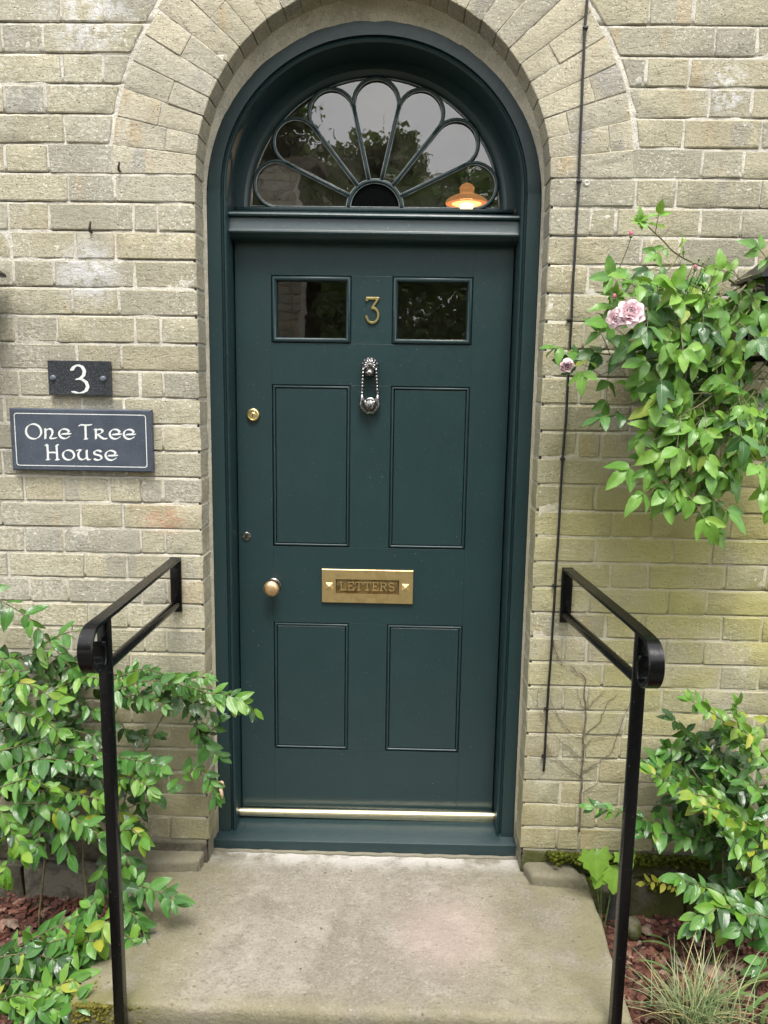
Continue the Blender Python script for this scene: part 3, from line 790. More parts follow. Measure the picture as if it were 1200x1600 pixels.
def pane(poly, seedv, y=SY+.018):
    q_ = random.Random(seedv); tx, tz = q_.gauss(0, .010), q_.gauss(0, .008)
    pts = [fp(*p) for p in poly]; cx = sum(p[0] for p in pts)/len(pts); cz = sum(p[1] for p in pts)/len(pts); n = len(pts)
    fr = [(p[0], y+(p[0]-cx)*tx+(p[1]-cz)*tz, p[1]) for p in pts]; mb = MB()
    mb.add(fr, [tuple(range(n))])
    return mb.build('pane', GLASS, fanl, smooth=False, fix=False)
for i in range(NP):
    ph = DA*(i+.5)
    poly = [polar(r0, ph-DA/2+DA*k/6) for k in range(6, -1, -1)]+caps[i]
    pane(poly, i)
for i in range(NP+1):      # spandrels between the petals and the ring
    if i == 0: poly = [(RM, 0.0005)]+[polar(RM, DA*.5*k/6) for k in range(1, 7)]+[caps[0][k] for k in range(10, -1, -1)]
    elif i == NP: poly = [caps[NP-1][k] for k in range(20, 9, -1)]+[polar(RM, math.pi-DA*.5*(6-k)/6) for k in range(7)]
    else: poly = [polar(RM, DA*(i-.5)+DA*k/8) for k in range(9)]+[caps[i][k] for k in range(10, -1, -1)]+[caps[i-1][k] for k in range(20, 9, -1)]
    pane(poly, 20+i, SY+.019)
hp = MB(); hp.add([(fp(*p)[0], SY+.016, fp(*p)[1]) for p in hub], [tuple(range(25))]); hp.build('hub_panel', mat_plain('dark_hub_glass', (.003,.0035,.0035), .9, .05), fanl, smooth=False, fix=False)

# ------------------------------------------------------------------ front door
door = thing('front_door', 'dark teal six panel front door with brass fittings and two small windows', 'door', (0, .2, 0))
DY, DT = .195, .045
DX0, DX1, DZ0, DZ1 = -.4405, .4405, .010, 1.945
PX = [(-.3255, -.0690), (.0605, .3165)]
PZ = [(.2335, .6910), (.9535, 1.4890), (1.6205, 1.8310)]
def board(name, x0, x1, z0, z1): mb = MB(); mb.bbox(x0, x1, DY, DY+DT, z0, z1, .0005); return mb.build(name, PAINT, door, smooth=False)
board('stile', DX0, PX[0][0], DZ0, DZ1); board('stile', PX[1][1], DX1, DZ0, DZ1)
zr = [DZ0, PZ[0][0], PZ[0][1], PZ[1][0], PZ[1][1], PZ[2][0], PZ[2][1], DZ1]
for k in (0, 2, 4, 6): board('rail', PX[0][0]+.0002, PX[1][1]-.0002, zr[k], zr[k+1])
for z0, z1 in PZ: board('muntin', PX[0][1], PX[1][0], z0+.0002, z1-.0002)
def halfround(d0, wd, y, h, n=7): return [(d0+wd*(.5-.5*math.cos(math.pi*k/n)), y-h*math.sin(math.pi*k/n)) for k in range(n+1)]
for (x0, x1) in PX:
    for zi, (z0, z1) in enumerate(PZ):
        if zi < 2:
            mb = MB(); mb.rect_loops(x0+.013, x1-.013, z0+.013, z1-.013, [(0, DY+.02), (0, DY+.0030), (.0012, DY+.0020)]); pn = mb.build('panel', PAINT, door, ang=25)
            mb = MB(); mb.rect_loops(x0, x1, z0, z1, [(.0018, DY+.018), (.0018, DY+.006)]+halfround(.0032, .0078, DY+.0055, .0065)+[(.0116, DY+.014)], cap=False); mb.build('bead_moulding', PAINT, pn, ang=50)
        else:
            mb = MB(); mb.rect_loops(x0, x1, z0, z1, [(.0012, DY+.02), (.0012, DY+.002)]+halfround(.0020, .0150, DY+.004, .0105, 9)+[(.0180, DY+.012), (.0180, DY+.03)], cap=False); wn = mb.build('window', PAINT, door, ang=50)
            mb = MB(); mb.add([(x0+.017, DY+.018, z0+.017), (x1-.017, DY+.0185, z0+.017), (x1-.017, DY+.0178, z1-.017), (x0+.017, DY+.0175, z1-.017)], [(0, 1, 2, 3)]); mb.build('pane', GLASS2, wn, smooth=False, fix=False)

def S(px, py, Y=DY): return at(px, py, Y=Y)
# letter plate
a, b = S(503, 940), S(646, 891); x0, x1, z0, z1 = a.x, b.x, a.z, b.z
mb = MB(); mb.rect_loops(x0, x1, z0, z1, [(0, DY-.0002), (0, DY-.0080), (.0016, DY-.0095), (.0335, DY-.0100)], cap=False)
ix0, ix1, iz0, iz1 = x0+.047, x1-.047, z0+.0315, z1-.0315
o_ = [(x0+.0335, z0+.0335), (x1-.0335, z0+.0335), (x1-.0335, z1-.0335), (x0+.0335, z1-.0335)]
i_ = [(ix0, iz0), (ix1, iz0), (ix1, iz1), (ix0, iz1)]
mb.add([(p[0], DY-.0100, p[1]) for p in o_+i_]+[(p[0], DY-.0030, p[1]) for p in i_], [(k, (k+1) % 4, (k+1) % 4+4, k+4) for k in range(4)]+[(k+4, (k+1) % 4+4, (k+1) % 4+8, k+8) for k in range(4)])
lp = mb.build('letter_plate', BRASS_OLD, door, ang=25); lp['label'] = 'aged brass letter plate reading LETTERS'
mb = MB(); mb.rect_loops(ix0, ix1, iz0, iz1, [(.0016, DY-.0010), (.0016, DY-.0036), (.003, DY-.0042)]); mb.build('flap', mat_metal('shaded_old_brass', (.24,.175,.08), .55, (.09,.06,.025), .7, 60), lp, ang=25)  # aged brass, darkened further for the shade inside the recess
zc = (z0+z1)/2; STUD = mat_metal('dull_brass_stud', (.72,.56,.27), .48, (.4,.28,.12), .4, 60)
for sx in (x0+.0255, x1-.0255):
    mb = MB(); mb.add([(sx-.012, DY-.0101, zc-.012), (sx+.012, DY-.0101, zc-.012), (sx+.012, DY-.0101, zc+.012), (sx-.012, DY-.0101, zc+.012), (sx, DY-.0165, zc)], [(0,1,4),(1,2,4),(2,3,4),(3,0,4)]); mb.build('stud', STUD, lp, smooth=False)
def letters_solid(strokes, w, hgt, y, dep, ox, oz, name, mat, parent):
    mb = MB(); cnt = 0
    for st in strokes:
        for p, q_ in zip(st[:-1], st[1:]):
            p = Vector((ox+p[0]*hgt, oz+p[1]*hgt)); q_ = Vector((ox+q_[0]*hgt, oz+q_[1]*hgt)); t = (q_-p).normalized(); nn = Vector((-t.y, t.x))*w*.5; t = t*w*.35
            poly = [p-t-nn, q_+t-nn, q_+t+nn, p-t+nn]; cnt += 1
            mb.prism([(v.x, v.y) for v in poly], y-dep-cnt*.00002, y+.001)
    return mb.build(name, mat, parent, smooth=False)
def arcp(cx, cz, rx, rz, a0, a1, n=8): return [(cx+rx*math.cos(R_(a0+(a1-a0)*k/n)), cz+rz*math.sin(R_(a0+(a1-a0)*k/n))) for k in range(n+1)]
GL = {'L': [[(.12,0),(.12,1)],[(0,0),(.62,0),(.62,.25)],[(0,1),(.28,1)]], 'E': [[(.12,0),(.12,1)],[(0,0),(.62,0),(.62,.22)],[(0,1),(.60,1),(.60,.8)],[(.12,.52),(.42,.52)]],
      'T': [[(.35,0),(.35,1)],[(0,.78),(0,1),(.7,1),(.7,.78)],[(.2,0),(.5,0)]], 'R': [[(.12,0),(.12,1)],[(0,1)]+arcp(.36,.75,.24,.25,90,-90)+[(.12,.5)],[(.36,.5),(.68,0)],[(0,0),(.26,0)]],
      'S': [arcp(.33,.74,.26,.26,20,230,9)+arcp(.33,.26,.28,.26,60,-160,9)]}
Lh = (iz1-iz0)*.52; xx = 0; wd = {'L': .68, 'E': .68, 'T': .74, 'R': .74, 'S': .66}; word = 'LETTERS'; tot = sum(wd[c]+.14 for c in word)-.14
sc_x = 1.18
ox = (ix0+ix1)/2-tot*Lh*sc_x/2; strokes = []
for c in word:
    strokes = [[((xx+p[0])*sc_x, p[1]) for p in st] for st in GL[c]]
    xx += wd[c]+.14
    letters_solid(strokes, .0034, Lh, DY-.0042, .0040, ox, (iz0+iz1)/2-Lh/2, 'raised_letter', BRASS_OLD, lp)
# brass numeral 3 with a flat top
a, b = S(571, 505), S(593, 464); W3, H3 = b.x-a.x, b.z-a.z
pts3 = [(.08,.86),(.10,.94),(.92,.94),(.48,.585)]+[(.5+.43*math.cos(R_(t)), .30+.285*math.sin(R_(t))) for t in range(78, -185, -14)]
mb = MB(); poly_w = .0078
for k, (p, q_) in enumerate(zip(pts3[:-1], pts3[1:])):
    p = Vector((a.x+p[0]*W3, a.z+p[1]*H3)); q_ = Vector((a.x+q_[0]*W3, a.z+q_[1]*H3)); t = (q_-p).normalized(); nn = Vector((-t.y, t.x))*poly_w*.5; t = t*poly_w*.30
    P4 = [p-t-nn, q_+t-nn, q_+t+nn, p-t+nn]; e = .0016
    P4i = [p-t*.7-nn*.55, q_+t*.7-nn*.55, q_+t*.7+nn*.55, p-t*.7+nn*.55]; d = k*.00003
    mb.add([(v.x, DY+.001, v.y) for v in P4]+[(v.x, DY-.0045-d, v.y) for v in P4]+[(v.x, DY-.0065-d, v.y) for v in P4i],
           [(4*j+i, 4*j+(i+1) % 4, 4*j+4+(i+1) % 4, 4*j+4+i) for j in (0, 1) for i in range(4)]+[(8, 9, 10, 11)])
n3 = mb.build('house_number', BRASS, door, smooth=False); n3['label'] = 'brass figure 3'
# knocker
ct, cb = S(578, 572), S(578, 633)
mb = MB(); mb.lathe((ct.x, DY, ct.z), [(.028, 0), (.028, -.004), (.0265, -.0075), (.022, -.009), (.019, -.016), (.012, -.022), (.004, -.024)], seg=28)
mb.sphere((ct.x, DY-.022, ct.z-.022), .016, 12, 8, (1, 1.1, .8))
kn = mb.build('knocker', CHROME, door, ang=35); kn['label'] = 'ornate silvery door knocker with beaded oval drop ring'
for k in range(9):
    a_ = R_(-20+220*k/8); mb = MB(); mb.tube([(ct.x+.009*math.cos(a_), DY-.022, ct.z+.009*math.sin(a_)), (ct.x+.025*math.cos(a_), DY-.011, ct.z+.025*math.sin(a_))], [.0032, .0042], 7); mb.build('flute', CHROME, kn, ang=None)
for sg in (-1, 1):
    mb = MB(); xt, xb_ = ct.x+sg*.0205, cb.x+sg*.0255; z0_, z1_ = ct.z-.006, cb.z+.030
    mb.tube([(xt, DY-.016, z0_), (xb_, DY-.020, z1_)], .0042, 8)
    mb.tube([(xb_, DY-.020, z1_+.004)]+[(cb.x+sg*.0275*math.cos(R_(t_)), DY-.021, cb.z+.0275*math.sin(R_(t_))+.004) for t_ in (30, 0, -30, -55, -75, -90)], [.0065, .0068, .007, .007, .0065, .006, .006], 8)
    mb.build('ring_side', CHROME, kn, ang=None)
    for k in range(8):
        s_ = (k+.6)/8.4; mb = MB(); mb.sphere((xt+(xb_-xt)*s_, DY-.0195, z0_+(z1_-z0_)*s_), .0056, 8, 6); mb.build('bead', CHROME, kn, ang=None)
mb = MB(); mb.lathe((cb.x, DY, cb.z-.002), [(.026, 0), (.026, -.003), (.022, -.006), (.010, -.007)], seg=24)
mb.sphere((cb.x, DY-.020, cb.z), .0205, 16, 10, (1.05, .8, 1.0)); mb.build('striker_boss', CHROME, kn, ang=40)
for sg in (-1, 1):
    mb = MB(); mb.tube([(cb.x+sg*(.016-.012*t_*t_)*.9, DY-.031-.004*math.sin(t_*3), cb.z+.016-.034*t_) for t_ in (0, .25, .5, .75, 1)], [.0045, .0038, .003, .003, .002], 7); mb.build('scroll', CHROME, kn, ang=None)
mb = MB(); mb.tube([(cb.x, DY-.0345, cb.z+.018), (cb.x, DY-.0375, cb.z), (cb.x, DY-.034, cb.z-.016)], [.002, .0034, .002], 7); mb.build('scroll', CHROME, kn, ang=None)
# cylinder lock
c = S(396, 648)
mb = MB(); mb.lathe((c.x, DY, c.z), [(.0215, 0), (.0215, -.006), (.0195, -.010), (.0165, -.0115), (.0155, -.009), (.0150, -.0088)], seg=28)
lk = mb.build('cylinder_lock', BRASS, door, ang=30)
mb = MB(); mb.lathe((c.x, DY-.0086, c.z-.001), [(.0085, 0), (.0085, -.0025), (.0078, -.003), (.001, -.003)], seg=20); mb.build('plug', BRASS, lk, ang=30)
mb = MB(); mb.bbox(c.x-.0013, c.x+.0013, DY-.0122, DY-.0114, c.z-.007, c.z+.004, .0003); mb.build('keyhole', VOID, lk)
# small keyhole escutcheon
c = S(385, 838)
mb = MB(); mb.lathe((c.x, DY, c.z), [(.0150, 0), (.0150, -.0025), (.0135, -.0040), (.009, -.0042), (.001, -.0042)], seg=24); es = mb.build('keyhole_plate', CHROME, door, ang=30)
mb = MB(); mb.prism([(c.x+p[0]*.001, c.z+p[1]*.001) for p in [(-2.2,-7.5),(2.2,-7.5),(1.8,-1),(3.2,1.5),(3.2,4.5),(1.5,6.2),(-1.5,6.2),(-3.2,4.5),(-3.2,1.5),(-1.8,-1)]], DY-.0050, DY-.003); mb.build('keyhole', VOID, es, smooth=False)
for dx in (-.0105, .0105):
    mb = MB(); mb.lathe((c.x+dx, DY-.0038, c.z), [(.0022, 0), (.002, -.001), (.0005, -.0014)], seg=10); mb.build('screw', BRASS, es)
# round knob
c = S(427, 915)
mb = MB(); mb.lathe((c.x, DY, c.z), [(.0265, 0), (.0265, -.003), (.024, -.0055), (.012, -.007), (.0105, -.010), (.0105, -.026)], seg=28); rs = mb.build('knob_rose', CHROME, door, ang=30)
KN = mat_metal('worn_bronze_knob', (.72,.50,.28), .38, (.40,.26,.12), .7, 60)
mb = MB(); mb.lathe((c.x, DY, c.z), [(.011, -.024), (.0175, -.028), (.0245, -.034), (.0265, -.041), (.0258, -.047), (.0215, -.053), (.0165, -.0560), (.0155, -.0555), (.0150, -.0570), (.0085, -.0590), (.001, -.0595)], seg=32); mb.build('knob', KN, door, ang=28)

# ------------------------------------------------------------------ hall behind the glass
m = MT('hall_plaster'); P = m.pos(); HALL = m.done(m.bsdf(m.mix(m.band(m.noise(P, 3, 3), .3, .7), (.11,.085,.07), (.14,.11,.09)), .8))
def struct(name, box, mat, label):
    mb = MB(); mb.box(*box); return tag(mb.build(name, mat, smooth=False), label, kind='structure')
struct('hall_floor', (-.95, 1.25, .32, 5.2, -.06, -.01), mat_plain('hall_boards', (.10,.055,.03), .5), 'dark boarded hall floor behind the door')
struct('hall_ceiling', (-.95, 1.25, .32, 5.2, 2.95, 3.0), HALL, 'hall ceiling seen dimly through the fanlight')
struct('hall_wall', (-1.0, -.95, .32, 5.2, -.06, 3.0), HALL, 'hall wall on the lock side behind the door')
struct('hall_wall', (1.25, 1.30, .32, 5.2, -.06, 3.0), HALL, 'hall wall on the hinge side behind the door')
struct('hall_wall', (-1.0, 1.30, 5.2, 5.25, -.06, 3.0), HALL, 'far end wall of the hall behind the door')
# lit pendant seen through the right end of the fanlight
LY = 1.35
c = at(729, 318, Y=LY); s_ = (LY-CAM[1])/FPX
pl = thing('pendant_lamp', 'glowing pendant lamp with wide copper shade seen through the fanlight', 'lamp', (c.x, LY, c.z))
m = MT('lit_copper_glass_shade'); SHADE = m.done(m.bsdf((.70,.33,.16), .25, metal=.6, Emission_Color=(1, .42, .15, 1), Emission_Strength=.16))
COPPER = mat_metal('copper_shade', (.80,.42,.24), .30, (.3,.12,.06), .4, 40)
mb = MB(); mb.lathe((c.x, LY, c.z), [(31*s_, -.002), (31.5*s_, .004), (30*s_, .012), (26*s_, .022), (19*s_, .032), (12*s_, .040), (10.5*s_, .047), (10.5*s_, .060), (11.5*s_, .064), (11*s_, .070), (8*s_, .080), (4*s_, .087), (1*s_, .09), (1*s_, .088), (7*s_, .070), (9*s_, .040), (17*s_, .030), (26*s_, .014), (30*s_, -.002)], axis='Z', seg=32); mb.build('shade', SHADE, pl, ang=40)
mb = MB(); mb.lathe((c.x, LY, c.z+.0005), [(26*s_, .004), (22*s_, -.003), (1e-3, -.006)], axis='Z', seg=28); mb.build('diffuser', mat_emit('warm_diffuser', (1.0, .46, .17), 1.0), pl)
mb = MB(); mb.sphere((c.x, LY-.002, c.z-.012), 10*s_, 14, 10, (1, 1, .9)); mb.build('bulb', mat_emit('warm_bulb', (1.0, .66, .30), 4), pl)
mb = MB(); mb.tube([(c.x, LY, c.z+.09), (c.x, LY, 2.95)], .004, 8); mb.build('flex', BLACK, pl)
ld = bpy.data.lights.new('pendant_light', 'POINT'); ld.energy = .7; ld.color = (1, .66, .36); ld.shadow_soft_size = .03
lo = bpy.data.objects.new('pendant_light', ld); COL.objects.link(lo); lo.location = (c.x, LY, c.z-.05); adopt(lo, pl)
# ------------------------------------------------------------------ handrails
def ribbon(mb, pts, w, th, X):
    """flat bar in a plane of constant X: pts (y,z), width along X, thickness across the path"""
    V = []; n = len(pts)
    for i in range(n):
        a = Vector(pts[max(i-1, 0)]); b = Vector(pts[min(i+1, n-1)]); t = (b-a).normalized(); nn = Vector((-t.y, t.x)); p = Vector(pts[i]); e = .0022
        xx = X(pts[i][0]) if callable(X) else X
        for (u, v_) in ((-w/2+e, -th/2), (w/2-e, -th/2), (w/2, -th/2+e), (w/2, th/2-e), (w/2-e, th/2), (-w/2+e, th/2), (-w/2, th/2-e), (-w/2, -th/2+e)):
            q_ = p+nn*v_; V.append((xx+u, q_.x, q_.y))
    F = [(i*8+k, i*8+(k+1) % 8, (i+1)*8+(k+1) % 8, (i+1)*8+k) for i in range(n-1) for k in range(8)]+[tuple(range(8))[::-1], tuple((n-1)*8+k for k in range(8))]
    mb.add(V, F)
def handrail(xw, xp, yp, zt, label):
    t = thing('handrail', label, 'handrail', (xp, yp, -.28), 'handrails beside the step')
    X = lambda y: xw+(xp-xw)*min(1, -y/.62)
    ztop = zt-.004
    path = [(-.016, ztop)]+[(-.016-(abs(yp)+.014)*k/8, ztop) for k in range(1, 9)]
    yb = path[-1][0]; r = .052
    path += [(yb-.030-r*math.sin(R_(a)), ztop-r+r*math.cos(R_(a))) for a in range(8, 181, 12)]
    path += [(yb-.022, ztop-2*r-.001), (yb-.010, ztop-2*r+.004), (yb-.004, ztop-2*r+.016), (yb-.003, ztop-2*r+.040), (yb-.010, ztop-2*r+.056), (yb-.026, ztop-2*r+.060)]
    mb = MB(); ribbon(mb, path, .034, .009, X); mb.build('top_rail', BLACK_IRON, t, ang=30)
    mb = MB(); mb.bbox(xp-.0130, xp+.0130, yp-.013, yp+.013, -.262, zt-.0087, .0022); mb.build('post', BLACK_IRON, t, ang=30)
    mb = MB(); zb0, zb1 = zt-.147, zt-.122; mb.tube([(xw, -.010, zb0), (X(-.3), -.3, (zb0+zb1)/2), (xp, yp+.010, zb1)], .0130, 16); mb.build('lower_rail', BLACK_IRON, t, ang=40)
    mb = MB(); mb.tube([(xw, -.0115+.002*k, zb0) for k in (0, 1)], .017, 12); mb.build('weld', BLACK_IRON, t, ang=40)
    mb = MB(); mb.bbox(xw-.017, xw+.017, -.0165, -.0065, zt-.172, zt+.0015, .0018); wp = mb.build('wall_plate', BLACK_IRON, t, ang=30)
    for dz in (-.028, -.118):
        mb = MB(); mb.lathe((xw+.002, -.0160, zt+dz), [(.0055, 0), (.005, -.003), (.001, -.004)], seg=10); mb.build('screw', BLACK_IRON, wp)
    mb = MB(); mb.bbox(xp-.035, xp+.035, yp-.035, yp+.035, -.262, -.252, .002); mb.build('base_plate', BLACK_IRON, t)
handrail(-.594, -.577, -.632, .953, 'black metal handrail with curled end on the house sign side of the step')
handrail(.614, .652, -.625, .945, 'black metal handrail with curled end on the rose side of the step')

# ------------------------------------------------------------------ signs
def hull(pts):
    pts = sorted(set((round(p[0], 6), round(p[1], 6)) for p in pts))
    def half(ps):
        h = []
        for p in ps:
            while len(h) > 1 and (h[-1][0]-h[-2][0])*(p[1]-h[-2][1])-(h[-1][1]-h[-2][1])*(p[0]-h[-2][0]) <= 0: h.pop()
            h.append(p)
        return h
    a = half(pts); b = half(pts[::-1]); return a[:-1]+b[:-1]
def nib_text(strokes, fmap, nib, ang, thin, y, name, mat, parent):
    """broad pen lettering: each stroke a polyline, fmap maps to (x,z); drawn as thin raised paint"""
    ca, sa = math.cos(R_(ang)), math.sin(R_(ang)); mb = MB(); k = 0
    for st in strokes:
        P_ = [Vector(fmap(*p)) for p in st]
        for p, q_ in zip(P_[:-1], P_[1:]):
            c4 = []
            for b in (p, q_):
                for s1 in (-1, 1):
                    for s2 in (-1, 1): c4.append((b.x+s1*nib/2*ca-s2*thin/2*sa, b.y+s1*nib/2*sa+s2*thin/2*ca))
            h = hull(c4); k += 1
            if len(h) > 2: mb.prism(h, y-.00025-k*.000004, y+.0002)
    return mb.build(name, mat, parent, smooth=False)
m = MT('engraved_white'); WHITE = m.done(m.bsdf(m.mix(m.band(m.noise(m.pos(), 160, 4, .7), .38, .6), (.55,.57,.55), (.74,.77,.75)), .6))
m = MT('blue_grey_slate'); P = m.pos(); n = m.noise(P, 14, 6, .65)
col = m.mix(m.band(n, .3, .7), (.040,.051,.072), (.060,.073,.098)); col = m.mix(m.math('MULTIPLY', m.band(m.noise(P, 240, 3), .62, .72), .35), col, (.30,.32,.33))
nr = m.bump(m.noise(m.map(P, (30, 30, 8)), 2, 5, .7), .35, .002); SLATE = m.done(m.bsdf(col, .46, nr, spec=.45))
m = MT('flecked_dark_granite'); P = m.pos(); col = m.mix(m.band(m.noise(P, 230, 3, .7), .46, .62), (.011,.013,.017), (.062,.070,.082)); GRAN = m.done(m.bsdf(col, .30, spec=.5))
# house name sign, slightly out of level
y1 = -.004; y0_ = -.024
sg_ = thing('house_name_sign', 'blue grey slate sign reading One Tree House with white border', 'sign', (-.866, -.004, 1.215))
x0, x1, z0, z1 = -1.0815, -.652, 1.218, 1.4055
mb = MB(); mb.rect_loops(x0, x1, z0, z1, [(0, y1), (0, y0_+.004), (.004, y0_)], back=True); so = mb.build('slate_panel', SLATE, sg_, ang=25)
def rrect(x0, x1, z0, z1, r, n=6):
    p = []
    for cx, cz, a in ((x1-r, z1-r, 0), (x0+r, z1-r, 90), (x0+r, z0+r, 180), (x1-r, z0+r, 270)):
        for k in range(n+1): t = R_(a+90*k/n); p.append((cx+r*math.cos(t), cz+r*math.sin(t)))
    return p
o_, i_ = rrect(x0+.0145, x1-.0155, z0+.0145, z1-.0145, .0085), rrect(x0+.0168, x1-.0178, z0+.0168, z1-.0168, .0065); n = len(o_)
mb = MB(); mb.add([(p[0], y0_-.0003, p[1]) for p in o_+i_], [(k, (k+1) % n, (k+1) % n+n, k+n) for k in range(n)]); mb.build('border_line', WHITE, sg_, smooth=False)
UN = {  # uncial letters, x-height 1
 'O': (1.36, [arcp(.66, .70, .60, .74, 100, 460, 26)]),
 'n': (1.02, [[(.10,.98),(.14,.9),(.12,.4),(.10,.0)], [(.12,.72),(.26,.9),(.44,.99),(.60,.93),(.68,.78),(.68,.56),(.60,.32),(.50,.14),(.50,.05),(.60,.01),(.76,.02),(.96,.08)]]),
 'e': (1.00, [arcp(.50,.5,.42,.48,52,300,18)+[(.86,.22)], [(.74,.90),(.86,.76),(.80,.60),(.64,.52),(.30,.47)], [(.30,.47),(.62,.47),(.98,.50)]]),
 'T': (1.00, [[(-.02,1.30),(.06,1.40),(.30,1.38),(.62,1.37),(.92,1.42)], [(.46,1.37),(.45,.8),(.44,.4),(.44,.0)], [(.34,.0),(.56,.0)]]),
 'R': (1.05, [[(.06,.96),(.14,1.0),(.15,.5),(.14,.02)], [(.15,.80),(.32,.96),(.54,.98),(.68,.86),(.66,.68),(.48,.54),(.28,.46),(.40,.34),(.58,.14),(.76,.03),(.98,.04)]]),
 'H': (1.12, [[(.08,1.50),(.15,1.34),(.17,.7),(.15,.0)], [(.92,1.50),(.86,1.34),(.86,.7),(.86,.0)], [(.16,.70),(.5,.72),(.86,.70)], [(.04,.0),(.26,.0)], [(.74,.0),(.98,.0)], [(.02,1.44),(.2,1.38)], [(.80,1.38),(.98,1.46)]]),
 'o': (1.06, [arcp(.52,.48,.43,.49,100,460,24)]),
 'u': (1.10, [[(.02,.95),(.16,1.0),(.34,.97)], [(.30,.96),(.14,.74),(.09,.44),(.18,.14),(.38,.02),(.58,.10),(.74,.30)], [(.76,.98),(.75,.5),(.77,.16),(.86,.03),(1.0,.06)]]),
 's': (.80, [arcp(.40,.74,.28,.24,25,220,10)+[(.40,.52)]+arcp(.38,.26,.30,.25,65,-150,10)]),
}
def word_strokes(wd_, sp=.10):
    x = 0; out = []
    for ch in wd_:
        if ch == ' ': x += .62; continue
        a_, st = UN[ch]
        out.append([[(x+p[0], p[1]) for p in s_] for s_ in st])
        x += a_+sp
    return out, x-sp
for text, px0, px1, pyb, xh in (('One TRee', 40, 212, 685, 26.5), ('House', 72, 184, 718, 26.5)):
    st, tot = word_strokes(text); A = at(px0, pyb, Y=y0_); B = at(px1, pyb+1.5, Y=y0_)
    hx = (at(px0, pyb-16.5, Y=y0_).z-A.z)
    for glyph in st: nib_text(glyph, lambda u, v, A=A, B=B, hx=hx, tot=tot: (A.x+(B.x-A.x)*u/tot, A.z+(B.z-A.z)*u/tot+v*hx*.95), .0062, 28, .0018, y0_, 'letter', WHITE, sg_)
# small number plaque
pq_ = thing('number_plaque', 'small flecked dark granite plaque with white figure 3 above the house name sign', 'sign', (-.865, -.004, 1.445))
x0, x1, z0, z1 = -.9600, -.7730, 1.4460, 1.5475
mb = MB(); mb.rect_loops(x0, x1, z0, z1, [(0, -.003), (0, -.0165), (.0012, -.018)], back=True); mb.build('granite_panel', GRAN, pq_, ang=25)
T3 = [[(.10,.80),(.20,.91),(.42,.99),(.66,.93),(.78,.78),(.72,.62),(.56,.52),(.36,.47)], [(.36,.47),(.62,.48),(.84,.38),(.92,.22),(.82,.07),(.60,-.01),(.34,-.02),(.12,.03)], [(.10,.03),(.22,.0)]]
A = at(111, 613, Y=-.018); B = at(138, 570, Y=-.018)
nib_text(T3, lambda u, v: (A.x+(B.x-A.x)*u, A.z+(B.z-A.z)*v), .0098, 4, .0026, -.018, 'figure', WHITE, pq_)
for px in (83, 161.5):
    c = at(px, 590.5 if px < 100 else 592, Y=-.018); mb = MB(); mb.lathe((c.x, -.018, c.z), [(.0090, 0), (.0090, -.003), (.0075, -.0055), (.004, -.0068), (.0008, -.007)], seg=20); mb.build('screw_cap', mat_plain('grey_cap', (.105,.125,.155), .4) if px < 100 else bpy.data.materials['grey_cap'], pq_, ang=40)

# ------------------------------------------------------------------ cable, nails, lanterns
cb_ = thing('wall_cable', 'black cable clipped down the wall beside the door frame', 'cable', (.574, -.005, .276))
CP = [(926,-90), (918,0), (914,45), (909,170), (904.5,285), (901,350), (896,430), (891,535), (889,575), (884,660), (879,715), (872,850), (867,925), (862,1010), (855,1105), (852,1165), (849.5,1205)]
cpts = [at(px, py, Y=-.006) for px, py in CP]; fine = []
for a, b in zip(cpts[:-1], cpts[1:]):
    for k in range(3): fine.append(a.lerp(b, k/3)+Vector((rng.uniform(-.0008, .0008), 0, 0)))
fine.append(cpts[-1])
mb = MB(); mb.tube(fine, .0038, 8); mb.build('sheath', BLACK, cb_, ang=None)
for px, py in ((915, 44), (905, 284), (889.5, 500), (879, 717), (866.5, 915), (854, 1108), (850, 1182)):
    c = at(px, py, Y=-.006); mb = MB(); mb.bbox(c.x-.0065, c.x+.0065, -.0125, .002, c.z-.004, c.z+.004, .0015); mb.sphere((c.x-.007, -.009, c.z), .0028, 8, 5); mb.build('clip', BLACK, cb_)
RUST = mat_plain('rusty_iron', (.035,.022,.015), .8, var=.5, sc_=200)
for px, py, lab, dx, dz in ((186, 263, 'rusty old nail stub in the wall at the foot of the brick arch', .004, .016), (141, 358, 'dark bent nail in a joint above the number plaque', .004, .020)):
    c = at(px, py, Y=-.006); t = MB(); t.tube([(c.x, .01, c.z-dz*.4), (c.x, -.010, c.z-dz*.35), (c.x+dx*.3, -.013, c.z+dz*.2), (c.x+dx, -.011, c.z+dz)], [.0030, .0034, .0036, .0028], 8)
    tag(t.build('nail', RUST), lab, 'nail')
c = at(917, 286, Y=-.002); t = MB(); t.lathe((c.x, .002, c.z), [(.0095, 0), (.0095, -.003), (.006, -.005), (.003, -.003), (.001, -.003)], seg=16)
tag(t.build('wall_plug', mat_plain('grey_plug', (.42,.40,.36), .6)), 'pale grey wall plug beside the cable at the arch spring', 'plug')

